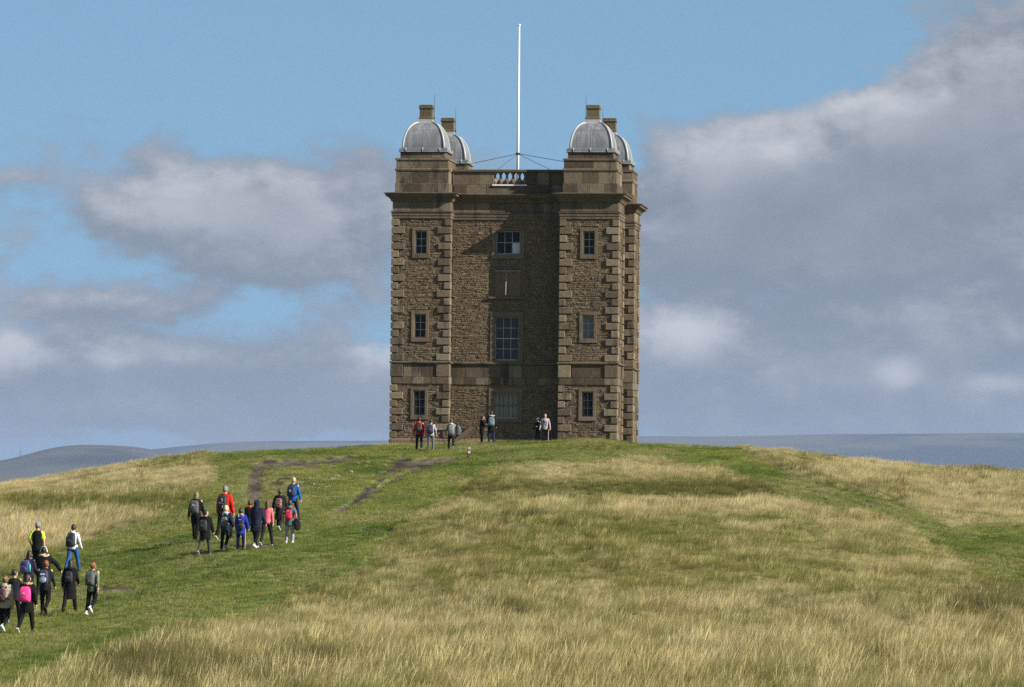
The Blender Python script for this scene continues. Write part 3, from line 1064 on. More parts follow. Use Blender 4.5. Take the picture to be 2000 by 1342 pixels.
def ring(poly, prof, mb, mat_i=0, closed=False):
    """sweep a profile of (offset, height) round a rectilinear outline"""
    n = len(poly)
    vs, fs = [], []
    for (e, z) in prof:
        vs += [(x, y, z) for x, y in offset(poly, e)]
    m = len(prof)
    for j in range(m - 1):
        for i in range(n):
            k = (i + 1) % n
            fs.append((j * n + i, j * n + k, (j + 1) * n + k, (j + 1) * n + i))
    if closed:
        for i in range(n):
            k = (i + 1) % n
            fs.append(((m - 1) * n + i, (m - 1) * n + k, k, i))
    mb.add(vs, fs, mat_i)


def rect(x0, x1, y0, y1):
    return [(x0, y0), (x1, y0), (x1, y1), (x0, y1)]


class Face:
    """a wall plane: origin at its left end seen from outside, s along it, out along the normal"""

    def __init__(self, p0, p1):
        self.p0, self.p1 = np.array(p0, float), np.array(p1, float)
        d = self.p1 - self.p0
        self.len = float(np.linalg.norm(d))
        self.d = d / self.len
        self.n = np.array([self.d[1], -self.d[0]])

    def P(self, s, o, z):
        q = self.p0 + self.d * s + self.n * o
        return (q[0], q[1], z)

    def box(self, mb, s0, s1, z0, z1, o0, o1, c=0.012, m=0):
        """chamfered block on the face"""
        t_ = MB()
        t_.cbox(s0, s1, o0, o1, z0, z1, c, m) if c else t_.box(s0, s1, o0, o1, z0, z1, m)
        # (s, o, z) is left-handed on the face: turn the faces round
        mb.add([self.P(*p) for p in t_.v], [f[::-1] for f in t_.f], m)

    @property
    def rot(self):
        return math.atan2(self.d[1], self.d[0])


F_LT = Face((-HW, 0), (-HW + TW, 0))
F_LTS = Face((-HW + TW, 0), (-HW + TW, REC))
F_REC = Face((-HW + TW, REC), (HW - TW, REC))
F_RT = Face((HW - TW, 0), (HW, 0))
F_RTS = Face((HW, 0), (HW, TW))
F_RTB = Face((HW - REC, WID - TW), (HW, WID - TW))
F_RRS = Face((HW, WID - TW), (HW, WID))

# windows: (face, centre s, opening rows top/bottom, opening width, columns, rows, style)
TCX = TW / 2
WIN = []
for fc, dz in ((F_LT, 0.0), (F_RT, 0.0), (F_RTS, 0.0), (F_RRS, 0.0)):
    cs = TCX - 0.02
    for r0, r1, rows_, st in ((451, 497, 3, 'sash'), (614.5, 661, 3, 'sash'), (764, 813, 3, 'barred')):
        WIN.append([fc, cs, zr(r1), zr(r0), 0.57, 2, rows_, st, 0.15, 0.17, 0.20])
cs = (989.5 - 879) / 40.0
WIN.append([F_REC, cs, zr(496.5, REC), zr(451, REC), 1.20, 3, 2, 'sash', 0.22, 0.17, 0.24])
WIN.append([F_REC, cs - 0.02, zr(704, REC), zr(618.5, REC), 1.20, 3, 4, 'sash', 0.22, 0.24, 0.10])
WIN.append([F_REC, cs - 0.04, zr(817, REC), zr(767, REC), 1.24, 5, 1, 'boarded', 0.22, 0.24, 0.18])

# walls: the solid core with window openings left in it
core = MB()
Z_CORE0, Z_CORE1 = -2.0, Z_COR1 - 0.05
BACK = 0.024        # core stands this far behind the dressed face
opens = {}
for w in WIN:
    opens.setdefault(id(w[0]), []).append((w[1] - w[4] / 2, w[1] + w[4] / 2, w[2], w[3]))
n = len(OUT)
for i in range(n):
    fc = Face(OUT[i], OUT[(i + 1) % n])
    match = [f for f in (F_LT, F_LTS, F_REC, F_RT, F_RTS, F_RTB, F_RRS) if np.allclose(f.p0, fc.p0) and np.allclose(f.p1, fc.p1)]
    hs = opens.get(id(match[0]), []) if match else []
    conv0 = BACK if True else 0
    ss = sorted({-0.0, fc.len} | {h[0] for h in hs} | {h[1] for h in hs})
    zs = sorted({Z_CORE0, Z_CORE1} | {h[2] for h in hs} | {h[3] for h in hs})
    for a_, b_ in zip(ss[:-1], ss[1:]):
        for c_, d_ in zip(zs[:-1], zs[1:]):
            sm, zm = (a_ + b_) / 2, (c_ + d_) / 2
            if any(h[0] < sm < h[1] and h[2] < zm < h[3] for h in hs):
                continue
            core.add([fc.P(a_, -BACK, c_), fc.P(b_, -BACK, c_), fc.P(b_, -BACK, d_), fc.P(a_, -BACK, d_)], [(0, 1, 2, 3)])
    for h in hs:     # reveals
        for (sa, za), (sb, zb) in (((h[0], h[2]), (h[1], h[2])), ((h[1], h[2]), (h[1], h[3])), ((h[1], h[3]), (h[0], h[3])), ((h[0], h[3]), (h[0], h[2]))):
            core.add([fc.P(sa, -BACK, za), fc.P(sb, -BACK, zb), fc.P(sb, -0.45, zb), fc.P(sa, -0.45, za)], [(0, 1, 2, 3)])
roof_poly = offset(OUT, -0.1)
core.prism(roof_poly, Z_CORE1 - 0.25, Z_CORE1 - 0.02)
core.build('wall', m_mortar, tower)

# quoins: alternate long and short blocks at the corners, a channel between them
QU = []
up_n, lo_n = 18, 7
p_up, p_lo = (Z_ARCH0 - Z_STR1) / up_n, (Z_BAND0 - Z_PL) / lo_n
for k in range(up_n):
    QU.append((Z_ARCH0 - (k + 1) * p_up + 0.03, Z_ARCH0 - k * p_up - 0.035, k % 2 == 1))
for k in range(lo_n):
    QU.append((Z_BAND0 - (k + 1) * p_lo + 0.03, Z_BAND0 - k * p_lo - 0.035, k % 2 == 1))
QU.append((Z_BANDM + 0.005, Z_BAND1 - 0.005, True))
LONG, SHORT, PROJ = 0.57, 0.27, 0.075
qm = {}
for (cx, cy, sx_, sy_, flip) in ((-HW, 0, 1, 1, 0), (-HW + TW, 0, -1, 1, 0), (HW - TW, 0, 1, 1, 0), (HW, 0, -1, 1, 0), (HW, TW, -1, -1, 1), (HW, WID - TW, -1, 1, 0), (HW, WID, -1, -1, 1), (HW - REC, WID - TW, 1, 1, 2)):
    for (z0, z1, lg) in QU:
        if flip == 2:
            continue
        lx, ly = (LONG, SHORT) if lg else (SHORT, LONG)
        var = random.randrange(3)
        key = (round(z1 - z0, 3), lg, sx_, sy_, var)
        if key not in qm:
            b = MB()
            jx, jy = lx + random.uniform(-0.03, 0.03), ly + random.uniform(-0.03, 0.03)
            b.cbox(min(-PROJ * sx_, jx * sx_), max(-PROJ * sx_, jx * sx_), min(-PROJ * sy_, jy * sy_), max(-PROJ * sy_, jy * sy_), 0, z1 - z0, 0.018)
            qm[key] = b.mesh('quoin', m_quoin)
        from_mesh('quoin', qm[key], tower, (cx + random.uniform(-0.006, 0.006), cy + random.uniform(-0.006, 0.006), z0))

# rubble facing: courses of small rough stones, cut round the windows and quoins
SUR = []       # keep-out rectangles (face, s0, s1, z0, z1)
for w in WIN:
    fc, c_, z0, z1, ww, jamb, lint, sill = w[0], w[1], w[2], w[3], w[4], w[8], w[9], w[10]
    SUR.append((fc, c_ - ww / 2 - jamb, c_ + ww / 2 + jamb, z0 - sill, z1 + lint))
SUND = (F_REC, (964.5 - 879) / 40, (1014.5 - 879) / 40, zr(580, REC), zr(530, REC))
SUR.append((F_REC, SUND[1] - 0.32, SUND[2] + 0.24, SUND[3] - 0.10, SUND[4] + 0.02))


def rubble(fc, s_lo, s_hi, ql, qr):
    """ql, qr: is there a quoin at the left / right end"""
    mb = MB()
    for (za, zb) in ((-0.6, Z_BAND0), (Z_STR1, Z_ARCH0)):
        z = za
        while z < zb - 0.03:
            h = min(random.uniform(0.062, 0.105), zb - z)
            if zb - z - h < 0.05:
                h = zb - z
            zm = z + h / 2
            lo, hi = s_lo, s_hi
            for (q0, q1, lg) in QU:
                if q0 - 0.03 < zm < q1 + 0.03:
                    if ql:
                        lo = max(lo, (LONG if lg else SHORT) - 0.05) if q0 < zm < q1 else max(lo, 0.03)
                    if qr:
                        hi = min(hi, fc.len - (LONG if lg else SHORT) + 0.05) if q0 < zm < q1 else min(hi, fc.len - 0.03)
            spans = [(lo, hi)]
            for (f_, a_, b_, c_, d_) in SUR:
                if f_ is fc and z + h > c_ + 0.01 and z < d_ - 0.01:
                    spans = [x for (p, q_) in spans for x in ((p, min(q_, a_)), (max(p, b_), q_)) if x[1] - x[0] > 0.03]
            for (p, q_) in spans:
                s = p
                while s < q_ - 0.02:
                    L = min(random.uniform(0.085, 0.25), q_ - s)
                    if q_ - s - L < 0.08:
                        L = q_ - s
                    pr = random.uniform(-0.010, 0.020)
                    g_ = random.uniform(0.004, 0.012)
                    c_ = random.uniform(0.008, 0.018)
                    j = lambda: random.uniform(-0.009, 0.009)
                    s0, s1, z0, z1 = s + g_, s + L - g_, z + g_ * 0.5 + random.uniform(-0.014, 0.014), z + h - g_ * 0.5 + random.uniform(-0.014, 0.014)
                    vs = [fc.P(s0, -BACK, z0), fc.P(s1, -BACK, z0), fc.P(s1, -BACK, z1), fc.P(s0, -BACK, z1),
                          fc.P(s0 + c_ * 0.7, pr + j(), z0 + c_), fc.P(s1 - c_ * 0.7, pr + j(), z0 + c_), fc.P(s1 - c_ * 0.7, pr + j(), z1 - c_), fc.P(s0 + c_ * 0.7, pr + j(), z1 - c_)]
                    mb.add(vs, [(4, 5, 6), (4, 6, 7), (0, 1, 5, 4), (1, 2, 6, 5), (2, 3, 7, 6), (3, 0, 4, 7)])
                    s += L
            z += h
    o = mb.build('rubble_stones', m_rubble, tower)
    o['kind'] = 'stuff'
    return o


rubble(F_LT, 0.02, TW - 0.02, True, True)
rubble(F_LTS, 0.02, REC - 0.02, True, False)
rubble(F_REC, 0.02, F_REC.len - 0.02, False, False)
rubble(F_RT, 0.02, TW - 0.02, True, True)
rubble(F_RTS, 0.02, TW - 0.02, True, True)
rubble(F_RTB, 0.6, REC - 0.02, False, True)
rubble(F_RRS, 0.02, TW - 0.02, True, True)


# dressed bands of ashlar: every block its own piece
def ashlar(fc, z0, z1, cuts, o0, o1, name='ashlar_block', material=None, s0=0.0, s1=None):
    s1 = fc.len if s1 is None else s1
    ed = [s0] + [s0 + (s1 - s0) * c_ for c_ in cuts] + [s1]
    for a_, b_ in zip(ed[:-1], ed[1:]):
        mb = MB()
        oo = o1 + random.uniform(-0.004, 0.004)
        fc.box(mb, a_ + 0.005, b_ - 0.005, z0 + 0.004, z1 - 0.004, o0, oo, 0.010)
        mb.build(name, material or m_ashlar, tower)


def cuts(n_, j=0.12):
    return [(k + 1 + random.uniform(-j, j)) / n_ for k in range(n_ - 1)]


for fc in (F_LT, F_RT, F_RTS, F_RRS):
    ashlar(fc, Z_BAND0, Z_BANDM, cuts(5, 0.25), -BACK, 0.05, s0=-0.044, s1=fc.len + (0.044 if fc in (F_LT, F_RT) else -0.0))
    ashlar(fc, Z_BANDM, Z_BAND1, cuts(2) if fc is not F_RT else [], -BACK, 0.012, s0=LONG + 0.01, s1=fc.len - LONG - 0.01)
ashlar(F_LTS, Z_BAND0, Z_BANDM, [], -BACK, 0.05, s0=0.052)
ashlar(F_LTS, Z_BANDM, Z_BAND1, [], -BACK, 0.012, s0=0.30)
ashlar(F_RTB, Z_BAND0, Z_BANDM, [], -BACK, 0.05, s1=REC + 0.044)
ashlar(F_RTB, Z_BANDM, Z_BAND1, [], -BACK, 0.012, s1=REC - LONG)
ashlar(F_REC, Z_BAND0, Z_BANDM, cuts(9), -BACK, 0.045, s0=0.0)
ashlar(F_REC, Z_BANDM, Z_BAND1, [0.13, 0.33, 0.45, 0.52, 0.64, 0.80], -BACK, 0.012)
# plinth course near the ground
mb = MB()
ring(OUT, [(-0.05, -1.5), (0.10, -1.5), (0.10, Z_PL - 0.06), (0.06, Z_PL), (-0.05, Z_PL)], mb)
mb.build('plinth', m_quoin, tower)
# mouldings that run right round
mb = MB()
ring(OUT, [(-0.05, Z_BAND1), (0.05, Z_BAND1 + 0.01), (0.11, Z_BAND1 + 0.05), (0.12, Z_STR1 - 0.03), (0.07, Z_STR1), (-0.05, Z_STR1 + 0.01)], mb)
mb.build('string_course', m_mould, tower)
mb = MB()
za, zb = Z_ARCH0, Z_ARCH1
h = zb - za
ring(OUT, [(-0.05, za), (0.065, za), (0.065, za + h * 0.36), (0.09, za + h * 0.40), (0.09, za + h * 0.80), (0.13, za + h * 0.86), (0.13, zb - 0.01), (-0.05, zb)], mb)
mb.build('architrave', m_ashlar, tower)
mb = MB()
za, zb = Z_FRZ1, Z_COR1
h = zb - za
ring(OUT, [(-0.05, za), (0.10, za), (0.14, za + h * 0.18), (0.17, za + h * 0.30), (0.26, za + h * 0.48), (0.36, za + h * 0.60), (0.37, za + h * 0.80), (0.43, za + h * 0.86), (0.44, zb - 0.02), (0.0, zb + 0.03), (-0.2, zb + 0.03)], mb)
mb.build('cornice', m_mould, tower)
for fc, nn in ((F_LT, 3), (F_RT, 3), (F_RTS, 3), (F_RRS, 3), (F_REC, 6)):
    e = 0.045 if fc is not F_REC else -0.05
    ashlar(fc, Z_ARCH1, Z_FRZ1, cuts(nn), -BACK, 0.05, 'frieze_block', s0=-e, s1=fc.len + (e if fc in (F_LT, F_RT) else 0.0 if fc is not F_REC else -0.05))
ashlar(F_LTS, Z_ARCH1, Z_FRZ1, [], -BACK, 0.05, 'frieze_block', s0=0.06, s1=REC - 0.06)
ashlar(F_RTB, Z_ARCH1, Z_FRZ1, [], -BACK, 0.05, 'frieze_block', s1=REC + 0.044)

# attics of the four turrets, with their domes and chimneys
TUR = [(-HW, 0, True), (HW - TW, 0, True), (HW - TW, WID - TW, True), (-HW, WID - TW, True)]
lead_y = TW / 2
Z_EAVE0, Z_EAVE1 = zr(297, 0.3), zr(290.5, 0.3)
Z_DOME1, Z_NECK1 = zr(241, TW / 2), zr(234, TW / 2)
Z_CH1 = zr(204.5, TW / 2 - 0.3)
shared = {}
for ti, (tx, ty, _) in enumerate(TUR):
    front = ty == 0
    mb = MB()
    for ins, za, zb in ((0.07, Z_COR1 - 0.05, Z_A1), (0.11, Z_A1, Z_A2), (0.12, Z_A3, Z_A4), (0.29, Z_A5, Z_A6)):
        p = rect(tx + ins, tx + TW - ins, ty + ins, ty + TW - ins)
        mb.prism(p, za, zb + 0.01)
    mb.build('attic', m_ashlar, tower)
    mb = MB()
    full = rect(tx, tx + TW, ty, ty + TW)
    ring(full, [(-0.15, Z_A2), (-0.06, Z_A2), (-0.03, (Z_A2 + Z_A3) / 2), (-0.06, Z_A3), (-0.15, Z_A3)], mb)
    ring(full, [(-0.2, Z_A4 - 0.02), (-0.05, Z_A4 - 0.02), (-0.05, Z_A5 - 0.02), (-0.12, Z_A5), (-0.35, Z_A5 + 0.01)], mb)
    mb.build('attic_moulding', m_mould, tower)
    # blocks facing the front and the right flank
    for fc0, ln in ((Face((tx, ty), (tx + TW, ty)), 1), (Face((tx + TW, ty), (tx + TW, ty + TW)), 0)):
        for ins, za, zb, nn in ((0.045, Z_COR1 + 0.02, Z_A1, 4), (0.085, Z_A1, Z_A2, 3), (0.095, Z_A3, Z_A4 - 0.02, 2), (0.265, Z_A5 + 0.01, Z_A6, 3)):
            if not ln:
                nn = max(1, nn - 1)
            ashlar(fc0, za, zb, cuts(nn, 0.2), -ins - 0.1, -ins, s0=ins + (0.002 if not ln else 0.0), s1=TW - ins)
    cx, cy = tx + TW / 2, ty + TW / 2
    # dome: four curved lead faces with rolls on the hips
    B, T = 1.02, 0.33
    if 'dome' not in shared:
        mb = MB()
        seg = 14
        prof = []
        for k in range(seg + 1):
            a_ = math.pi / 2 * k / seg
            prof.append((T + (B - T) * math.cos(a_), (Z_DOME1 - Z_EAVE1) * math.sin(a_)))
        for k in range(seg):
            (w0, h0), (w1, h1) = prof[k], prof[k + 1]
            sq0 = [(-w0, -w0), (w0, -w0), (w0, w0), (-w0, w0)]
            sq1 = [(-w1, -w1), (w1, -w1), (w1, w1), (-w1, w1)]
            for q in range(4):
                r_ = (q + 1) % 4
                mb.add([(*sq0[q], h0), (*sq0[r_], h0), (*sq1[r_], h1), (*sq1[q], h1)], [(0, 1, 2, 3)])
        mb.add([(-T, -T, prof[-1][1]), (T, -T, prof[-1][1]), (T, T, prof[-1][1]), (-T, T, prof[-1][1])], [(0, 1, 2, 3)])
        shared['dome'] = mb.mesh('dome', m_lead, False)
        for q, (ax, ay) in enumerate(((-1, -1), (1, -1), (1, 1), (-1, 1))):
            mb = MB()
            mb.tube([(ax * w_, ay * w_, h_) for w_, h_ in prof], 0.05, 8)
            shared['roll', q] = mb.mesh('hip_roll', m_leadroll, True)
        # horizontal lap of the lead and upright laps at mid-face
        mb = MB()
        kk = 7
        w_, h_ = prof[kk]
        ring(rect(-w_, w_, -w_, w_), [(-0.01, h_ - 0.02), (0.012, h_ - 0.02), (0.006, h_ + 0.015), (-0.02, h_ + 0.02)], mb)
        for q in range(4):
            cq, sq_ = round(math.cos(q * math.pi / 2)), round(math.sin(q * math.pi / 2))
            pts = [(0.0, -w2 - 0.004, h2) for w2, h2 in prof[:-1]]
            mb.tube([(x * cq - y * sq_ + 0.32 * cq * (0), x * sq_ + y * cq, z) for x, y, z in pts], 0.008, 4)
        shared['lap'] = mb.mesh('lead_lap', m_lead)
        mb = MB()
        e = 1.19
        hh = Z_EAVE1 - Z_EAVE0
        ring(rect(-e, e, -e, e), [(-0.3, 0.0), (0.02, 0.0), (0.0, 0.03), (0.0, hh * 0.8), (-0.03, hh), (-0.25, hh + 0.03)], mb)
        mb.add([(-e, -e, hh * 0.9), (e, -e, hh * 0.9), (e, e, hh * 0.9), (-e, e, hh * 0.9)], [(0, 1, 2, 3)])
        shared['eave'] = mb.mesh('lead_eave', m_lead)
        mb = MB()
        for s_ in (-0.85, -0.02, 0.83):
            for q in range(4):
                cq, sq_ = round(math.cos(q * math.pi / 2)), round(math.sin(q * math.pi / 2))
                pts = [(s_, -e - 0.015, 0.0), (s_, -e - 0.015, hh), (s_, -e + 0.12, hh + 0.05)]
                mb.tube([(x * cq - y * sq_, x * sq_ + y * cq, z) for x, y, z in pts], 0.022, 6)
        shared['clip'] = mb.mesh('eave_roll', m_leadroll, True)
        mb = MB()
        nh = Z_NECK1 - Z_DOME1 + 0.06
        ring(rect(-0.33, 0.33, -0.33, 0.33), [(0.06, -0.02), (0.03, 0.05), (0.0, nh)], mb)
        mb.add([(-0.33, -0.33, nh), (0.33, -0.33, nh), (0.33, 0.33, nh), (-0.33, 0.33, nh)], [(0, 1, 2, 3)])
        shared['neck'] = mb.mesh('lead_neck', m_leadroll)
        mb = MB()
        ch = Z_CH1 - Z_NECK1
        w_ = 0.305
        ring(rect(-w_, w_, -w_, w_), [(-0.1, 0.0), (0.035, 0.0), (0.035, 0.09), (0.0, 0.12), (0.0, ch * 0.70), (0.03, ch * 0.73), (0.045, ch * 0.80), (0.02, ch * 0.84), (0.02, ch * 0.97), (-0.01, ch), (-0.12, ch), (-0.12, ch - 0.3)], mb)
        mb.add([(-0.2, -0.2, ch - 0.28), (0.2, -0.2, ch - 0.28), (0.2, 0.2, ch - 0.28), (-0.2, 0.2, ch - 0.28)], [(0, 1, 2, 3)])
        shared['chimney'] = mb.mesh('chimney', m_chim)
        mb = MB()
        mb.tube([(0, 0, -0.5), (0, 0, 0.1), (0, 0, 1.22)], [0.014, 0.014, 0.006], 6)
        mb.tube([(0, 0, 0.0), (0, 0, 0.1)], 0.028, 6)
        shared['rod'] = mb.mesh('lightning_rod', m_iron)
    d = from_mesh('dome', shared['dome'], tower, (cx, cy, Z_EAVE1))
    for q in range(4):
        from_mesh('hip_roll', shared['roll', q], d)
    from_mesh('lead_lap', shared['lap'], d)
    from_mesh('lead_eave', shared['eave'], d, (0, 0, Z_EAVE0 - Z_EAVE1))
    from_mesh('eave_roll', shared['clip'], d, (0, 0, Z_EAVE0 - Z_EAVE1))
    from_mesh('lead_neck', shared['neck'], d, (0, 0, Z_DOME1 - Z_EAVE1))
    from_mesh('chimney', shared['chimney'], d, (0, 0, Z_NECK1 - Z_EAVE1))
    from_mesh('lightning_rod', shared['rod'], d, ((0.40 if tx < 0 else -0.36), -0.1, Z_NECK1 - Z_EAVE1 + 0.02))

# parapets between the turrets; the front and rear ones are pierced by balusters
Z_P0, Z_PT0, Z_PT1 = Z_COR1 - 0.05, zr(335.5, REC), zr(331, REC)
Z_B0, Z_B1 = zr(361, REC), zr(336, REC)
prof = [(0.11, 0.0), (0.11, 0.03), (0.135, 0.07), (0.154, 0.14), (0.150, 0.20), (0.12, 0.245), (0.085, 0.28), (0.060, 0.36), (0.055, 0.44), (0.075, 0.50), (0.115, 0.54), (0.125, 0.57), (0.152, 0.60), (0.152, 0.62)]


def baluster_mesh(h):
    mb = MB()
    n_ = 12
    vs, fs = [], []
    for (r_, z_) in prof:
        for k in range(n_):
            a_ = 2 * math.pi * k / n_
            vs.append((r_ * math.cos(a_), r_ * math.sin(a_), z_ / 0.62 * h))
    for j in range(len(prof) - 1):
        for k in range(n_):
            k2 = (k + 1) % n_
            fs.append((j * n_ + k, j * n_ + k2, (j + 1) * n_ + k2, (j + 1) * n_ + k))
    mb.add(vs, fs)
    return mb.mesh('baluster', m_quoin, True)


bal = baluster_mesh(Z_B1 - Z_B0 + 0.01)
BC = (991 - 879) / 40.0
for fc, det in ((F_REC, True), (Face((HW - TW, WID - REC), (-HW + TW, WID - REC)), True), (Face((HW - REC, TW), (HW - REC, WID - TW)), False), (Face((-HW + REC, WID - TW), (-HW + REC, TW)), False)):
    bc = BC if fc is F_REC else fc.len - BC
    b0, b1 = bc - 0.78, bc + 0.78
    if det:
        for a_, b_, nn in ((0.02, b0, 3), (b1, fc.len - 0.02, 3)):
            ashlar(fc, Z_B0, Z_B1, cuts(nn, 0.2), -0.36, -0.06, 'parapet_block', s0=a_, s1=b_)
        ashlar(fc, Z_P0 + 0.07, Z_B0, cuts(7, 0.2), -0.40, -0.04, 'parapet_block', s0=0.02, s1=fc.len - 0.02)
        for k in range(6):
            s_ = bc - 0.775 + 0.31 * k
            if k in (0, 5):
                s_ += 0.03 if k == 0 else -0.03
            from_mesh('baluster', bal, tower, fc.P(s_, -0.21, Z_B0))
        mb = MB()
        fc.box(mb, b0 - 0.08, b1 + 0.08, Z_B0 - 0.05, Z_B0 + 0.015, -0.05, 0.03, 0.008)
        mb.build('lead_flashing', m_white, tower)
    else:
        mb = MB()
        fc.box(mb, 0.02, fc.len - 0.02, Z_P0 + 0.07, Z_B1, -0.36, -0.05, 0.01)
        mb.build('parapet_wall', m_ashlar, tower)
    mb = MB()
    fc.box(mb, -0.05, fc.len + 0.05, Z_B1, Z_PT1, -0.44, 0.03, 0.02)
    mb.build('coping', m_mould, tower)

# windows
m_surround = stone_mat('surround_sandstone', (0.115, 0.088, 0.060), (0.140, 0.108, 0.075), (0.165, 0.130, 0.092), 0.7, 0.9, 0.2)


def window(w):
    fc, c_, z0, z1, ww, nc, nr, st, jamb, lint, sill = w
    s0, s1 = c_ - ww / 2, c_ + ww / 2
    mb = MB()
    d0, d1 = -0.24, -0.16           # sash plane
    fr = 0.045
    fc.box(mb, s0, s0 + fr, z0, z1, d0, d1, 0.004)
    fc.box(mb, s1 - fr, s1, z0, z1, d0, d1, 0.004)
    fc.box(mb, s0 + fr, s1 - fr, z0, z0 + fr * 1.3, d0, d1, 0.004)
    fc.box(mb, s0 + fr, s1 - fr, z1 - fr, z1, d0, d1, 0.004)
    f = mb.build('window_frame' if st != 'boarded' else 'boarded_window', m_paint, tower)

    def blk(name, a_, b_, za, zb, o0, o1, material, c=0.012):
        m_ = MB()
        fc.box(m_, a_, b_, za, zb, o0, o1, c)
        return m_.build(name, material, f)

    pj = 0.05
    blk('jamb', s0 - jamb, s0, z0, z1, -0.30, pj, m_surround)
    blk('jamb', s1, s1 + jamb, z0, z1, -0.30, pj, m_surround)
    blk('lintel', s0 - jamb, s1 + jamb, z1, z1 + lint, -0.30, pj, m_surround)
    blk('sill', s0 - jamb, s1 + jamb, z0 - sill, z0, -0.30, pj + 0.012, m_surround)
    gs0, gs1, gz0, gz1 = s0 + fr, s1 - fr, z0 + fr * 1.3, z1 - fr
    if st == 'boarded':
        for k in range(nc):
            a_, b_ = gs0 + (gs1 - gs0) * k / nc, gs0 + (gs1 - gs0) * (k + 1) / nc
            blk('board', a_ + 0.012, b_ - 0.012, gz0, gz1, -0.22, -0.17 + random.uniform(-0.008, 0.008), m_board, 0.006)
        blk('back_board', gs0, gs1, gz0, gz1, -0.26, -0.23, m_iron, 0)
        blk('cross_bar', gs0, gs1, (gz0 + gz1) / 2 - 0.02, (gz0 + gz1) / 2 + 0.03, -0.165, -0.12, m_board, 0.004)
        return f
    bw = 0.014
    for i in range(nc):
        for j in range(nr):
            a_, b_ = gs0 + (gs1 - gs0) * i / nc, gs0 + (gs1 - gs0) * (i + 1) / nc
            za, zb = gz0 + (gz1 - gz0) * j / nr, gz0 + (gz1 - gz0) * (j + 1) / nr
            gl = m_glass
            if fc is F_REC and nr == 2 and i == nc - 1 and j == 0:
                gl = m_glass_glare
            if fc is F_REC and nr == 4:
                gl = m_glass_grey
            if fc is F_RT and 5 < z0 < 6.5:
                gl = m_blind
            m_ = MB()
            tl_ = random.uniform(-0.006, 0.006)
            m_.add([fc.P(a_, -0.205 + tl_, za), fc.P(b_, -0.205, za), fc.P(b_, -0.205 - tl_, zb), fc.P(a_, -0.205, zb)], [(0, 1, 2, 3)])
            p_ = m_.build('pane', gl, f)
            if gl is m_glass_glare:
                p_['label'] = 'pane coloured pale for the sky light in it'
    m_ = MB()
    for i in range(1, nc):
        s_ = gs0 + (gs1 - gs0) * i / nc
        fc.box(m_, s_ - bw, s_ + bw, gz0, gz1, -0.225, -0.175, 0.003)
    for j in range(1, nr):
        z_ = gz0 + (gz1 - gz0) * j / nr
        k = 1.6 if (nr == 4 and j == 2) else 1.0
        fc.box(m_, gs0, gs1, z_ - bw * k, z_ + bw * k, -0.228, -0.172 + 0.004 * (k > 1), 0.003)
    m_.build('glazing_bars', m_paint, f)
    if st == 'barred':
        for k in range(1, 5):
            m_ = MB()
            s_ = s0 + ww * k / 5
            m_.tube([fc.P(s_, -0.09, z0 + 0.001), fc.P(s_, -0.09, z1 - 0.001)], 0.011, 6)
            m_.build('iron_bar', m_iron, f)
    return f


for w in WIN:
    window(w)

# sundial on the blocked opening in the recess
fc, s0, s1, z0, z1 = SUND
mb = MB()
fc.box(mb, s0, s1, z0, z1, -0.04, 0.0, 0.01)
m_dial = stone_mat('sundial_slab', (0.145, 0.104, 0.080), (0.160, 0.116, 0.089), (0.178, 0.131, 0.101), 0.5, 1.0, 0.1)
sd = mb.build('sundial', m_dial, tower)
mb = MB()
fc.box(mb, s0 - 0.32, s1 + 0.24, z0 - 0.09, z0, -0.04, 0.11, 0.012)
mb.build('ledge', m_mould, sd)
mb = MB()
fc.box(mb, s0 - 0.03, s1 + 0.02, z1, z1 + 0.035, -0.04, 0.05, 0.006)
mb.build('top_strip', m_leadroll, sd)
mb = MB()
gs, gz = (986.5 - 879) / 40.0, zr(531, REC)
gz2 = zr(576, 0.45)
mb.tube([fc.P(gs, -0.02, gz - 0.02), fc.P(gs + 0.06, 0.70, gz2)], [0.016, 0.012], 6)
mb.build('gnomon', m_paint, sd)

# flagpole with its stays, on the roof
roof_z = Z_CORE1
pole_top = zr(50, WID / 2)
pl_base = (-0.06, WID / 2, Z_CORE1 - 0.02)
Rt = Matrix.Translation((float(_gz[0]), DEP, TZ)) @ Matrix.Rotation(-THETA, 4, 'Z')
flag = empty('flagpole', Rt @ Vector(pl_base), -THETA)
tag(flag, 'tall bare white flagpole with wire stays on the roof of the tower', 'flagpole')
H = pole_top - pl_base[2]
mb = MB()
mb.tube([(0, 0, 0), (0, 0, H * 0.4), (0, 0, H)], [0.072, 0.064, 0.040], 12)
mb.build('pole', m_white, flag, True)
mb = MB()
mb.ellipsoid((0, 0, H + 0.03), (0.085, 0.085, 0.06), 12, 6)
mb.build('truck', m_white, flag, True)
zc_ = zr(300, WID / 2) - pl_base[2]
mb = MB()
mb.tube([(0, 0, zc_ - 0.05), (0, 0, zc_ + 0.05)], 0.11, 12)
mb.build('collar', m_iron, flag)
ends = [(-HW + TW - 0.25 - pl_base[0], WID - TW + 0.3 - pl_base[1], Z_EAVE0 - 0.05 - pl_base[2]), (-HW + TW + 0.55 - pl_base[0], 1.75 - pl_base[1], 0.1),
        (HW - TW + 0.06 - pl_base[0], 1.3 - pl_base[1], zr(316, 1.3) - pl_base[2]), (HW - TW + 0.3 - pl_base[0], WID - TW + 0.06 - pl_base[1], 0.9)]
for e in ends:
    mb = MB()
    mb.tube([(0, 0, zc_), e], 0.014, 5)
    mb.build('stay', m_iron, flag)

# ------------------------------------------------------------------ people


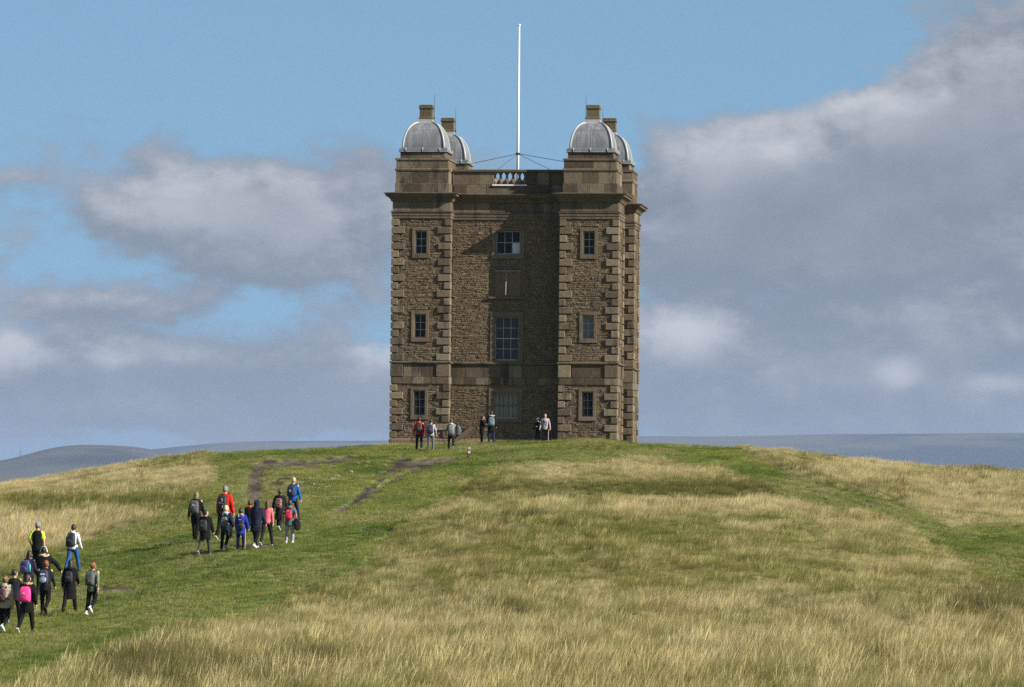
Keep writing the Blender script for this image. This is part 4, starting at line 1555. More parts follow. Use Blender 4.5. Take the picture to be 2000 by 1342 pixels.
def spot_on_ground(u, v=None, d=None, lo=130.0, hi=262.0):
    """the point of the hill that shows at column u and row v (or stands at depth d)"""
    u0 = u
    for _ in range(4):
        if d is None:
            ds = np.arange(lo, hi, 0.25)
            zs = ground_at(np.full(len(ds), u0), ds)
            pr = project(np.stack([(u0 - 1000) / FPX * ds, ds, zs], -1))
            # front-most depth that has climbed to the row
            k = int(np.argmax(pr[:, 1] <= v)) if (pr[:, 1] <= v).any() else int(np.argmin(pr[:, 1]))
            dd = ds[k]
        else:
            dd = d
        x = (u0 - 1000) / FPX * dd
        z = float(ground_at(np.array([u0]), np.array([dd]))[0])
        u0 += u - project(np.array([x, dd, z]))[0]
    return Vector(((u0 - 1000) / FPX * dd, dd, z)), dd


_cm = {}


def cloth(name, c, rough=0.9, sheen=0.0, kind=None, c2=None, spec=0.10):
    key = (name, c, kind, c2)
    if key in _cm:
        return _cm[key]
    m, t, out = mat(name)
    pos = t.node('ShaderNodeTexCoord').outputs['Object']
    n_ = t.noise(pos, 9.0, 4.0, 0.6)
    col = t.mix(n_, tuple(x * 0.78 for x in c), tuple(min(1, x * 1.22) for x in c))
    h = n_
    if kind == 'speckle':
        n2_ = t.noise(pos, 30.0, 2.0, 0.5)
        col = t.mix(t.ss(n2_, 0.54, 0.58), col, c2)
    elif kind == 'check':
        s_ = t.sep(t.vmath('MULTIPLY', pos, (14, 14, 14)))
        a_ = t.math('GREATER_THAN', t.math('FRACT', s_[0]), 0.5)
        b_ = t.math('GREATER_THAN', t.math('FRACT', s_[2]), 0.5)
        col = t.mix(t.math('MULTIPLY', t.math('ADD', a_, b_), 0.5), c, c2)
    elif kind == 'quilt':
        w = t.math('SINE', t.math('MULTIPLY', t.sep(pos)[2], 75.0))
        h = t.math('MULTIPLY_ADD', t.math('ABSOLUTE', w), 1.2, n_)
    principled(t, out, col, rough, spec, normal=bump(t, h, 0.6, 0.02), sheen=sheen)
    _cm[key] = m
    return m


SKIN = cloth('skin', (0.50, 0.30, 0.21), 0.6, 0.0)
M_EYE = cloth('eye_dark', (0.02, 0.015, 0.012), 0.3, 0.0)
M_LIP = cloth('lips', (0.42, 0.17, 0.14), 0.5, 0.0)
K = (0.009, 0.009, 0.010)
NAVY = (0.016, 0.020, 0.045)
folds = bpy.data.textures.new('cloth_folds', 'CLOUDS')
folds.noise_scale = 0.16
folds.noise_depth = 2


def soften(o, vox=0.02, fold=0.0):
    """joined limbs become one continuous skin"""
    r_ = o.modifiers.new('join', 'REMESH')
    r_.mode = 'VOXEL'
    r_.voxel_size = vox
    r_.use_smooth_shade = True
    s_ = o.modifiers.new('smooth', 'SMOOTH')
    s_.iterations = 3
    s_.factor = 0.5
    if fold:
        d_ = o.modifiers.new('folds', 'DISPLACE')
        d_.texture = folds
        d_.texture_coords = 'LOCAL'
        d_.strength = fold
        d_.mid_level = 0.5
    return o


def rotz(a):
    return Matrix.Rotation(a, 4, 'Z')


def loft(mb, rings_, n=16):
    """rings: (cx, cy, z, rx, ry) stacked ellipses, capped"""
    vs, fs = [], []
    for cx, cy, z, rx, ry in rings_:
        for k in range(n):
            a = 2 * math.pi * k / n
            vs.append((cx + rx * math.cos(a), cy + ry * math.sin(a), z))
    for j in range(len(rings_) - 1):
        for k in range(n):
            k2 = (k + 1) % n
            fs.append((j * n + k, j * n + k2, (j + 1) * n + k2, (j + 1) * n + k))
    fs.append(tuple(range(n))[::-1])
    fs.append(tuple((len(rings_) - 1) * n + k for k in range(n)))
    mb.add(vs, fs)


def limb(mb, pts, rad, n=10):
    """tube with ball ends"""
    mb.tube(pts, rad, n)
    mb.ellipsoid(pts[0], [rad[0]] * 3, n, 6)
    mb.ellipsoid(pts[-1], [rad[-1]] * 3, n, 6)


PEOPLE = []


def person(label, u, v, px, heading=0.0, d=None, build=1.0, headk=1.0, head=(0.0, 0.0), legs=(0.28, 0.05, -0.22, 0.55), arms=((0.15, 0.25, 0.10), (-0.15, 0.25, 0.10)),
           tops=(), trousers=K, stripe=None, shoes=(K, (0.6, 0.6, 0.6)), ankle=0.075, hair=('short', (0.03, 0.018, 0.010)), hood=None, fur=None, hat=None, band=None, coat_hem_split=False,
           group='walkers heading up the hill to the tower', lean=0.05, extra=None, emblem=None):
    pos, dd = spot_on_ground(u, v, d)
    if not heading and group.startswith('walkers'):
        heading = -0.32 + random.uniform(-0.22, 0.22)
    hgt = px * dd / FPX
    S = hgt / 1.71
    root = empty('person', pos, heading)
    root.scale = (S, S, S)
    tag(root, label, 'person', group)
    HIP, KNEE_L, SHANK = 0.90, 0.42, 0.40
    # legs: (thigh angle, knee bend) left then right; side -1 left, +1 right
    L = {}
    low = 9.0
    for side, (a, b) in ((-1, legs[:2]), (1, legs[2:])):
        hip = np.array([side * 0.090, 0.0, HIP])
        knee = hip + KNEE_L * np.array([side * 0.06, math.sin(a), -math.cos(a)])
        sa = a - b
        ank = knee + SHANK * np.array([side * 0.03, math.sin(sa), -math.cos(sa)])
        fp = min(0.0, sa * 0.9) if sa < -0.2 else max(0.0, sa * 0.4)        # foot pitch: heel up when the leg trails
        toe_dir = np.array([side * 0.12, math.cos(fp), math.sin(fp)])
        low = min(low, ank[2] - 0.075, (ank + 0.19 * toe_dir)[2] - 0.05)
        L[side] = [hip, knee, ank, toe_dir, fp]
    dz = -low - 0.012
    for side in L:
        for k in range(3):
            L[side][k] = L[side][k] + np.array([0, 0, dz])
    base = np.array([0, 0, dz])

    def T(z, y=0.0):                            # point of the trunk, leaning forward from the hip
        return (0.0, y + (z - HIP) * lean, z + dz)

    SHZ, SHX = 1.40, 0.175 * build
    A = {}
    for side, (sw, fl, ab) in ((-1, arms[0]), (1, arms[1])):
        sh = np.array([side * SHX, (SHZ - HIP) * lean, SHZ + dz])
        up = np.array([side * math.sin(ab), math.sin(sw) * math.cos(ab), -math.cos(sw) * math.cos(ab)])
        el = sh + 0.285 * up
        inw = -0.55 * max(0.0, fl - 0.6) + math.sin(ab) * 0.5
        fo = np.array([side * inw, math.sin(sw + fl), -math.cos(sw + fl)])
        fo /= np.linalg.norm(fo)
        wr = el + 0.245 * fo
        A[side] = (sh, el, wr, fo)
    hc = np.array([0.0, (1.60 - HIP) * lean + 0.015, 1.595 + dz])
    HR = np.array([0.078, 0.098, 0.118]) * headk
    # ---- body: one continuous skin
    b = MB()
    loft(b, [(*T(z)[:2], T(z)[2], rx * build, ry) for z, rx, ry in ((0.82, 0.13, 0.09), (0.92, 0.155, 0.105), (1.05, 0.135, 0.095), (1.22, 0.155, 0.105), (1.36, 0.165, 0.095), (1.43, 0.11, 0.07))])
    b.tube([T(1.40), tuple(hc + np.array([0, -0.01, -0.03]))], [0.062, 0.055], 10)
    yaw, pit = head
    RH = Matrix.Translation(Vector(hc)) @ rotz(yaw) @ Matrix.Rotation(pit, 4, 'X')

    def jaw(p, q):
        q = q.copy()
        if p[2] < 0:
            q[0] *= 1 + 0.28 * p[2]
            if p[1] < 0:
                q[1] *= 1 + 0.35 * p[2]
        return q
    hb = MB()
    hb.ellipsoid((0, 0, 0), HR, 18, 14, fn=jaw)
    hb.tube([(0, HR[1] * 0.92, 0.025 * headk), (0, HR[1] * 1.16, -0.022 * headk)], [0.010, 0.017], 8)      # nose
    for s_ in (-1, 1):
        hb.ellipsoid((s_ * HR[0] * 1.0, -0.01, -0.005), (0.014, 0.026, 0.036), 8, 6)                        # ears
    hb.xform(RH)
    b.add(hb.v, hb.f)
    for side in (-1, 1):
        sh, el, wr, fo = A[side]
        limb(b, [sh, el, wr], [0.050, 0.040, 0.028])
        hip, knee, ank, td, fp = L[side]
        limb(b, [hip, knee, ank], [0.085, 0.056, 0.038])
        limb(b, [ank + np.array([0, 0, -0.02]), ank + td * 0.10 + np.array([0, 0, -0.045])], [0.042, 0.036])
    soften(b.build('body', SKIN, root), 0.017)
    fb = MB()
    for s_ in (-1, 1):
        fb.ellipsoid((s_ * 0.031 * headk, HR[1] * 0.90, 0.012), (0.013, 0.010, 0.008), 8, 6)
    fb.xform(RH).build('eyes', M_EYE, root, True)
    fb = MB()
    fb.ellipsoid((0, HR[1] * 0.93, -0.052 * headk), (0.024, 0.010, 0.008), 8, 6)
    fb.xform(RH).build('mouth', M_LIP, root, True)
    # hands: palm, four fingers of different lengths, thumb from the side
    for side in (-1, 1):
        sh, el, wr, fo = A[side]
        hm = MB()
        xax = np.array([0.0, 1.0, 0.0]) - fo * fo[1]
        xax /= np.linalg.norm(xax)
        nrm = np.cross(fo, xax) * side          # towards the back of the hand
        pc = wr + fo * 0.048
        hm.tube([wr - fo * 0.01, pc, wr + fo * 0.09], [0.026, 0.037, 0.034], 8)
        for k, ln in enumerate((0.068, 0.078, 0.072, 0.055)):
            r0 = wr + fo * 0.085 + xax * (0.027 - 0.018 * k)
            j1 = r0 + fo * ln * 0.5 - nrm * 0.004
            j2 = j1 + fo * ln * 0.32 - nrm * ln * 0.28
            hm.tube([r0, j1, j2, j2 + fo * ln * 0.05 - nrm * ln * 0.22], [0.0095, 0.009, 0.008, 0.006], 6)
        t0 = wr + fo * 0.03 + xax * 0.026
        hm.tube([t0, t0 + fo * 0.028 + xax * 0.022, t0 + fo * 0.062 + xax * 0.024 - nrm * 0.008], [0.012, 0.011, 0.008], 6)
        hm.build('hand', SKIN, root, True)
    # ---- trousers
    tr = MB()
    loft(tr, [(*T(z)[:2], T(z)[2], rx * build, ry) for z, rx, ry in ((0.80, 0.135, 0.105), (0.88, 0.165, 0.122), (0.97, 0.160, 0.115), (1.02, 0.150, 0.108))])
    for side in (-1, 1):
        hip, knee, ank, td, fp = L[side]
        e = ank + (knee - ank) * ((ankle - 0.075) / 0.40)
        limb(tr, [hip + np.array([0, 0, -0.02]), hip * 0.5 + knee * 0.5, knee, knee * 0.45 + e * 0.55, e], [0.103 * build, 0.092 * build, 0.072, 0.066, 0.056])
    soften(tr.build('trousers', cloth('trouser_cloth', trousers), root), 0.02, 0.018)
    if stripe:
        st = MB()
        for side in (-1, 1):
            hip, knee, ank, td, fp = L[side]
            o_ = np.array([side, 0, 0])
            st.tube([hip + o_ * 0.105 * build, hip * 0.5 + knee * 0.5 + o_ * 0.092 * build, knee + o_ * 0.076, ank + o_ * 0.060], 0.011, 6, flat=[(0.6, 1.6)] * 4)
        st.build('side_stripe', cloth('stripe_cloth', stripe), root)
    # ---- shoes
    for side in (-1, 1):
        hip, knee, ank, td, fp = L[side]
        x = np.array([1.0, 0, 0])
        f_ = td / np.linalg.norm(td)
        x = x - f_ * (x @ f_)
        x /= np.linalg.norm(x)
        up = np.cross(x, f_)
        Mt = Matrix(((x[0], f_[0], up[0], ank[0]), (x[1], f_[1], up[1], ank[1]), (x[2], f_[2], up[2], ank[2]), (0, 0, 0, 1)))
        s1 = MB()
        s1.tube([(0, -0.065, -0.035), (0, 0.0, -0.022), (0, 0.07, -0.036), (0, 0.15, -0.048), (0, 0.185, -0.052)], [0.036, 0.048, 0.044, 0.038, 0.020], 12, flat=[(0.95, 0.85)] * 5)
        s1.tube([(0, -0.008, -0.01), (0, -0.012, 0.045)], [0.048, 0.046], 10)
        sh_ = s1.xform(Mt).build('shoe', cloth('shoe_leather', shoes[0], 0.5, 0.0), root, True)
        s2 = MB()
        ol = [(-0.030, -0.09), (0.030, -0.09), (0.040, -0.05), (0.036, 0.03), (0.046, 0.11), (0.034, 0.18), (0.0, 0.20), (-0.034, 0.18), (-0.046, 0.11), (-0.036, 0.03), (-0.040, -0.05)]
        s2.prism(ol, -0.083, -0.058)
        s2.xform(Mt).build('sole', cloth('shoe_sole', shoes[1], 0.6, 0.0), sh_)
    # ---- tops
    for tp in tops:
        c = tp['c']
        hem, ea, slv = tp.get('hem', 0.80), tp.get('ease', 0.0), tp.get('sleeve', 1.0)
        g = MB()
        fl_ = tp.get('flare', 0.0)
        ringz = [(hem, 0.172 + fl_, 0.135 + fl_), (min(hem + 0.12, 0.95), 0.172 + fl_ * 0.6, 0.132 + fl_ * 0.6), (1.05, 0.160, 0.122), (1.22, 0.178, 0.130), (1.34, 0.188, 0.122), (1.41, 0.150, 0.095), (1.455, 0.085, 0.075)]
        if hem > 0.95:
            ringz = ringz[2:]
        loft(g, [(*T(z)[:2], T(z)[2], (rx + ea) * build, ry + ea) for z, rx, ry in ringz])
        if slv > 0:
            for side in (-1, 1):
                sh, el, wr, fo = A[side]
                w0 = 0.062 + ea
                if slv > 0.6:
                    limb(g, [sh + np.array([-side * 0.015, 0, -0.01]), el, wr + fo * 0.0], [w0, w0 * 0.88, w0 * 0.66])
                else:
                    m_ = sh + (el - sh) * 0.72
                    limb(g, [sh + np.array([-side * 0.015, 0, -0.01]), m_], [w0, w0 * 0.98])
        if hood == 'down' and tp is tops[-1]:
            g.ellipsoid(T(1.43, -0.075), (0.13, 0.075, 0.065), 14, 8)
        soften(g.build(tp.get('n', 'jacket'), cloth(tp.get('n', 'jacket') + '_cloth', c, kind=tp.get('k'), c2=tp.get('c2')), root), 0.02, tp.get('fold', 0.03))
    if hood and hood not in ('down', 'up'):
        g = MB()
        g.ellipsoid(T(1.44, -0.075), (0.125, 0.072, 0.07), 14, 8)
        soften(g.build('hood', cloth('hood_cloth', hood), root), 0.02, 0.02)
    if hood == 'up':
        g = MB()
        g.ellipsoid(tuple(hc + np.array([0, -0.012, 0.005])), HR + np.array([0.035, 0.030, 0.032]), 16, 12)
        g.tube([tuple(hc + np.array([0, -0.02, -0.05])), T(1.40, -0.02)], [0.105, 0.125], 12)
        soften(g.build('hood', cloth('jacket_cloth', tops[-1]['c'], kind=tops[-1].get('k')), root), 0.02, 0.015)
    if fur:
        g = MB()
        rr_ = random.Random(len(label))
        for k in range(22):
            a = math.pi * (1.04 + 0.92 * k / 21) if k < 22 else 0
            p = np.array(T(1.455, 0.0)) + np.array([0.135 * math.cos(a), 0.105 * math.sin(a) + 0.01, 0.015 * math.cos(3 * a)])
            g.ellipsoid(p, (0.030 + rr_.random() * 0.012, 0.028, 0.034 + rr_.random() * 0.010), 7, 5)
        g.build('fur_trim', cloth('fur', fur, 0.95, 0.0, 'speckle', tuple(x * 0.5 for x in fur)), root, True)
    # ---- hair or hat
    hs, hcol = hair
    g = MB()

    def hairline(p, q):
        q = q.copy()
        if p[1] > 0.25 and p[2] < 0.55:          # keep the face clear
            q[1] = min(q[1], HR[1] * (0.25 + 0.75 * max(0.0, p[2])))
        if p[2] < -0.45 and hs == 'short':
            q[2] = max(q[2], -HR[2] * 0.50)
        return q
    g.ellipsoid((0, -0.008, 0.012), HR * 1.10 + 0.004, 18, 12, fn=hairline)
    if hs == 'long':
        g.tube([(0, -0.055, 0.02), (0, -0.085, -0.09), (0, -0.095, -0.19), (0.01, -0.105, -0.27)], [0.070, 0.075, 0.066, 0.035], 12, flat=[(1.15, 0.75)] * 4)
    if hs == 'bun':
        g.ellipsoid((0, -HR[1] * 1.12, 0.045), (0.046, 0.042, 0.046), 12, 8)
    if hs == 'tail':
        g.ellipsoid((0, -HR[1] * 1.1, 0.045), (0.032, 0.032, 0.032), 10, 6)
        g.tube([(0, -HR[1] * 1.12, 0.04), (0, -HR[1] * 1.45, -0.03), (0, -HR[1] * 1.4, -0.15)], [0.026, 0.034, 0.012], 8)
    if hat:
        g2 = MB()
        g2.ellipsoid((0, -0.006, 0.035), np.array([HR[0] * 1.16, HR[1] * 1.16, HR[2] * 0.98]), 18, 12, fn=lambda p, q: np.array([q[0], q[1], max(q[2], 0.012)]))
        g2.tube([(0, -0.006, 0.002), (0, -0.006, 0.045)], [HR[1] * 1.17] * 2, 18, flat=[(HR[0] / HR[1], 1.0)] * 2)
        g2.xform(RH).build('beanie', cloth('knitted_wool', hat, 0.95, 0.4), root, True)
    ho = g.xform(RH).build('hair', cloth('hair', hcol, 0.55, 0.0, 'quilt' if hs == 'x' else None, None, 0.4), root, True)
    soften(ho, 0.012, 0.012)
    if band:
        g = MB()
        pts = [np.array([HR[0] * 1.2 * math.cos(a), -0.02, HR[2] * 1.2 * math.sin(a)]) for a in np.linspace(0, math.pi, 14)]
        g.tube(pts, 0.014, 6)
        for s_ in (-1, 1):
            g.ellipsoid((s_ * HR[0] * 1.2, -0.01, 0), (0.02, 0.036, 0.04), 10, 6)
        g.xform(RH).build('headphones', cloth('headphone_plastic', band, 0.4, 0.0), root, True)
    info = dict(root=root, S=S, heading=heading, pos=pos, dz=dz, lean=lean, T=T, A=A, build=build)
    PEOPLE.append(info)
    if emblem:
        for (c, x, z, wx, wz) in emblem:
            g = MB()
            # printed patch following the chest
            n_ = 6
            vs, fs = [], []
            for i in range(n_ + 1):
                for j in range(3):
                    xx = x + wx * (i / n_ - 0.5)
                    zz = z + wz * (j / 2 - 0.5)
                    ry = 0.150 * math.sqrt(max(0.0, 1 - (xx / 0.21) ** 2))
                    tx = T(zz)
                    vs.append((xx, tx[1] + ry, tx[2]))
            for i in range(n_):
                for j in range(2):
                    fs.append((i * 3 + j, (i + 1) * 3 + j, (i + 1) * 3 + j + 1, i * 3 + j + 1))
            g.add(vs, fs)
            g.build('print', cloth('printed_patch', c), root)
    return info


def backpack(label, P, c, size=(0.30, 0.17, 0.44), top=1.43, pocket=None, panel=None, marks=(), bottle=None, straps=None, k=None, c2=None, y=0.0, x=0.0, tilt=0.06, bottom=None, name='backpack'):
    """a rucksack on the back of the person P"""
    T, S = P['T'], P['S']
    w, dp, h = size
    zc = top - h / 2
    b_ = T(zc, -(0.135 + dp / 2) + y)
    R = Matrix.Translation(P['pos']) @ rotz(P['heading'])
    loc = R @ Vector((x * S, b_[1] * S, b_[2] * S))
    root = empty(name, loc, P['heading'])
    root.scale = (S, S, S)
    tag(root, label, 'backpack', 'rucksacks on the backs of the walkers')
    col = cloth('pack_cloth', c, 0.6, 0.1, k, c2, 0.35)
    g = MB()
    # rounded body: stacked superellipse rings, narrower at the top
    n_ = 24
    vs, fs = [], []
    prof_ = [(-0.5, 0.70, 0.62), (-0.46, 0.93, 0.90), (-0.30, 1.0, 1.0), (0.05, 0.98, 0.96), (0.25, 0.92, 0.86), (0.40, 0.78, 0.70), (0.48, 0.55, 0.48), (0.50, 0.30, 0.28)]
    for (zf, wx, wy) in prof_:
        for q in range(n_):
            a = 2 * math.pi * q / n_
            ca, sa = math.cos(a), math.sin(a)
            ex = 0.62
            X_ = math.copysign(abs(ca) ** ex, ca) * w / 2 * wx
            Y_ = math.copysign(abs(sa) ** ex, sa) * dp / 2 * wy
            vs.append((X_, Y_ + dp * 0.5 * (1 - wy) - zf * h * tilt * -1.0, zf * h))
    for j in range(len(prof_) - 1):
        for q in range(n_):
            q2 = (q + 1) % n_
            fs.append((j * n_ + q, j * n_ + q2, (j + 1) * n_ + q2, (j + 1) * n_ + q))
    fs.append(tuple(range(n_))[::-1])
    fs.append(tuple((len(prof_) - 1) * n_ + q for q in range(n_)))
    g.add(vs, fs)
    g.build('pack_body', col, root, True)
    # front pocket
    g = MB()
    pc = pocket or tuple(min(1, q * 0.8) for q in c)
    g.ellipsoid((0, -dp * 0.47 - h * tilt * 0.2, -h * 0.20), (w * 0.38, dp * 0.16, h * 0.23), 16, 10, fn=lambda p, q: np.array([q[0], q[1], q[2]]))
    pk = g.build('pocket', cloth('pocket_cloth', pc, 0.6, 0.1, k, c2, 0.35), root, True)
    g = MB()
    g.tube([(-w * 0.28, -dp * 0.60, -h * 0.03), (0, -dp * 0.64, -h * 0.015), (w * 0.28, -dp * 0.60, -h * 0.03)], 0.006, 5)
    g.build('zip', cloth('zip_metal', (0.25, 0.25, 0.26), 0.4, 0.0), pk)
    if panel:
        g = MB()
        g.ellipsoid((0, -dp * 0.40, h * 0.22), (w * 0.36, dp * 0.14, h * 0.16), 14, 8)
        g.build('top_panel', cloth('panel_cloth', panel, 0.6, 0.1), root, True)
    if bottom:
        g = MB()
        g.ellipsoid((0, 0, -h * 0.42), (w * 0.50, dp * 0.54, h * 0.10), 16, 8)
        g.build('base_panel', cloth('panel_cloth', bottom, 0.6, 0.1), root, True)
    for (mc, mx_, mz, mw, mh) in marks:
        g = MB()
        g.cbox(mx_ * w - mw / 2, mx_ * w + mw / 2, -dp * 0.66, -dp * 0.60, mz * h - mh / 2, mz * h + mh / 2, 0.004)
        g.build('badge', cloth('badge_print', mc, 0.5, 0.0), root)
    g = MB()
    g.tube([(-0.04, dp * 0.2, h * 0.47), (-0.02, dp * 0.18, h * 0.55), (0.02, dp * 0.18, h * 0.55), (0.04, dp * 0.2, h * 0.47)], 0.009, 6)
    g.build('handle', cloth('webbing', K), root)
    sc = straps or tuple(q * 0.7 for q in c)
    for s_ in (-1, 1):
        g = MB()
        o = np.array([x, b_[1], b_[2]])
        pts = [np.array(T(1.36, -0.13)), np.array(T(1.455, -0.07)), np.array(T(1.475, 0.0)), np.array(T(1.42, 0.11)), np.array(T(1.25, 0.155)), np.array(T(1.08, 0.11)), np.array(T(1.02, -0.11))]
        xs = [0.085, 0.10, 0.11, 0.115, 0.12, 0.165, 0.14]
        g.tube([p + np.array([s_ * xx, 0, 0]) - o for p, xx in zip(pts, xs)], 0.022, 8, flat=[(1.2, 0.6)] * 7)
        g.build('strap', cloth('webbing', sc), root, True)
    if bottle:
        g = MB()
        g.tube([(w * 0.56, 0, -h * 0.38), (w * 0.56, 0, h * 0.05), (w * 0.56, 0, h * 0.10)], [0.034, 0.034, 0.018], 12)
        bo = empty('water_bottle', loc + rotz(P['heading']) @ Vector((w * 0.56 * S, 0, -h * 0.38 * S)), P['heading'])
        bo.scale = (S, S, S)
        tag(bo, bottle[1], 'bottle')
        g = MB()
        g.tube([(0, 0, 0), (0, 0, 0.19), (0, 0, 0.22)], [0.036, 0.036, 0.022], 12)
        g.build('flask', cloth('bottle_plastic', bottle[0], 0.25, 0.0), bo, True)
        g = MB()
        g.tube([(0, 0, 0.221), (0, 0, 0.255)], 0.022, 10)
        g.build('cap', cloth('bottle_cap', bottle[0], 0.3, 0.0), bo, True)
    return root


STRIDE_L = (0.40, 0.06, -0.28, 0.62)     # left foot planted in front, right heel up behind
STRIDE_R = (-0.28, 0.62, 0.40, 0.06)
WALK_L = (0.34, 0.06, -0.30, 0.26)
WALK_R = (-0.30, 0.26, 0.34, 0.06)
STAND = (0.04, 0.03, -0.03, 0.03)
DOWN = (0.22, 0.30, 0.17)
BACKSW = (-0.35, 0.22, 0.18)
FRONT = (0.15, 1.35, 0.16)               # hand in front of the body
POCK = (-0.18, 0.70, 0.30)
BROWN, DARK, BLOND, GING = (0.060, 0.030, 0.014), (0.014, 0.010, 0.008), (0.42, 0.28, 0.13), (0.17, 0.052, 0.013)
WHITE = (0.70, 0.70, 0.70)


def jk(c, hem=0.80, **kw):
    return dict(c=c, hem=hem, n=kw.pop('n', 'jacket'), **kw)


# group at the bottom left
p = person('person in grey beanie and black gilet over bright yellow t-shirt', 72, 1131, 104, d=172, tops=(dict(c=(0.55, 0.80, 0.06), n='tshirt', sleeve=0.5, hem=0.85), jk(K, 0.82, n='gilet', sleeve=0, ease=0.012)), hat=(0.20, 0.21, 0.23),
           arms=((-0.25, 1.1, 0.30), (-0.10, 0.25, 0.14)), legs=WALK_L, hair=('short', (0.12, 0.10, 0.08)))
p = person('person in white hooded top and blue jeans', 142, 1130, 95, d=172, tops=(jk((0.66, 0.67, 0.70), 0.84, n='hooded_top', fold=0.02),), hood='down', trousers=(0.022, 0.085, 0.24), arms=((-0.05, 0.35, 0.22), (-0.12, 0.75, 0.25)), legs=WALK_R, hair=('short', (0.025, 0.012, 0.014)))
backpack('large black backpack with small pale emblem on the white hooded top', p, (0.013, 0.014, 0.020), (0.34, 0.20, 0.50), marks=(((0.35, 0.42, 0.40), -0.22, 0.28, 0.04, 0.03),))
p = person('person with long dark hair in knee length black coat', 136, 1198, 105, tops=(jk(K, 0.47, n='coat', ease=0.012, flare=0.02),), hood='down', hair=('long', (0.022, 0.014, 0.010)), trousers=(0.010, 0.010, 0.011), arms=((-0.05, 0.35, 0.20), (0.05, 0.9, 0.20)), legs=WALK_R, shoes=(K, K))
backpack('small black backpack on the knee length black coat', p, (0.012, 0.012, 0.013), (0.25, 0.13, 0.36), 1.36)
p = person('person with ginger bun in sage green jacket and black trousers', 180, 1202, 103, tops=(jk((0.135, 0.165, 0.105), 0.76),), hair=('bun', GING), legs=(-0.1, 0.2, -0.12, 0.85), arms=(DOWN, BACKSW), shoes=(WHITE, WHITE), head=(-0.3, 0.0))
backpack('grey backpack with black base and yellow badge on the sage jacket', p, (0.075, 0.082, 0.092), (0.32, 0.18, 0.46), bottom=K, marks=(((0.60, 0.42, 0.06), 0.05, -0.18, 0.045, 0.035),))
p = person('person with dark hair in navy coat carrying a purple pack', 55, 1197, 104, d=158, tops=(jk((0.020, 0.018, 0.034), 0.70, ease=0.01),), hair=('long', DARK), legs=WALK_L, fur=None, arms=(DOWN, FRONT))
backpack('purple backpack beside the fur hooded parkas', p, (0.060, 0.045, 0.170), (0.34, 0.18, 0.42), pocket=(0.09, 0.07, 0.26), bottle=((0.06, 0.50, 0.46), 'turquoise water bottle in the side of the purple backpack'))
p = person('person in black parka with cream fur hood and white headphones', 84, 1195, 110, d=159, tops=(jk(K, 0.66, ease=0.02),), fur=(0.50, 0.42, 0.30), hair=('short', DARK), band=WHITE, legs=STRIDE_R, arms=(DOWN, (0.35, 0.35, 0.75)), build=1.08)
g_ = p
p = person('person with ginger bun in black jacket and leggings', 88, 1201, 107, tops=(jk((0.016, 0.016, 0.020), 0.78),), hood='down', hair=('bun', GING), legs=(0.18, 0.08, -0.15, 0.80), arms=(FRONT, DOWN), ankle=0.14, shoes=(K, K))
backpack('navy backpack with pale blue grey pocket', p, (0.022, 0.028, 0.065), (0.30, 0.18, 0.44), pocket=(0.34, 0.38, 0.50), marks=((WHITE, 0.0, 0.18, 0.14, 0.05),))
p = person('person in cream puffer jacket with brown hair tied up', 8, 1237, 112, tops=(jk((0.46, 0.38, 0.30), 0.76, ease=0.022, k='quilt'),), hair=('bun', (0.13, 0.07, 0.035)), legs=(0.2, 0.06, -0.15, 0.75), arms=(DOWN, (-0.1, 0.3, 0.16)), shoes=((0.45, 0.60, 0.42), WHITE), hood='down')
backpack('dark maroon backpack on the cream puffer jacket', p, (0.045, 0.013, 0.018), (0.30, 0.17, 0.40), 1.34, x=-0.03)
p = person('dark haired person in black jacket and white striped trousers behind the pink backpack', 27, 1231, 105, d=150, tops=(jk((0.014, 0.015, 0.020), 0.74),), hair=('short', DARK), head=(-0.8, 0.0), legs=WALK_R, stripe=WHITE, arms=(FRONT, DOWN))
p = person('person in black parka with tan fur collar and bare ankles', 52, 1237, 116, tops=(jk(K, 0.62, ease=0.018, n='parka'),), fur=(0.40, 0.31, 0.20), hair=('long', (0.020, 0.014, 0.012)), legs=(-0.28, 0.42, 0.22, 0.05), arms=(FRONT, (-0.12, 0.15, 0.24)), ankle=0.16, shoes=(K, WHITE), head=(-0.5, 0.0))
backpack('hot pink backpack on a black fur collared parka', p, (0.78, 0.045, 0.26), (0.36, 0.20, 0.45), 1.38, pocket=(0.72, 0.04, 0.24), marks=(((0.80, 0.45, 0.55), 0.02, 0.08, 0.05, 0.05),), straps=K)

# group on the path in the middle
p = person('person with long fair hair in black jacket and grey leather pack', 382, 1057, 97, tops=(jk(K, 0.82),), hood='down', hair=('long', (0.17, 0.115, 0.06)), legs=WALK_L, arms=((-0.08, 0.15, 0.22), DOWN), shoes=((0.05, 0.022, 0.014), K))
backpack('shiny grey backpack on the fair haired walker', p, (0.065, 0.068, 0.074), (0.33, 0.18, 0.46), marks=((WHITE, -0.02, 0.15, 0.035, 0.05), (WHITE, 0.2, 0.1, 0.02, 0.05)))
p = person('grey haired person in bright red jacket', 438, 1057, 106, d=176.5, tops=(jk((0.46, 0.022, 0.012), 0.82, ease=0.012),), hood='down', hair=('short', (0.17, 0.17, 0.175)), legs=WALK_R, arms=((0.05, 0.18, 0.22), (-0.05, 0.22, 0.22)), build=1.06)
backpack('black backpack with white piping on the red jacket', p, (0.014, 0.013, 0.015), (0.30, 0.18, 0.52), 1.44, marks=((WHITE, -0.15, 0.02, 0.05, 0.012), (WHITE, 0.15, 0.2, 0.012, 0.10), (WHITE, 0.2, -0.22, 0.015, 0.06)))
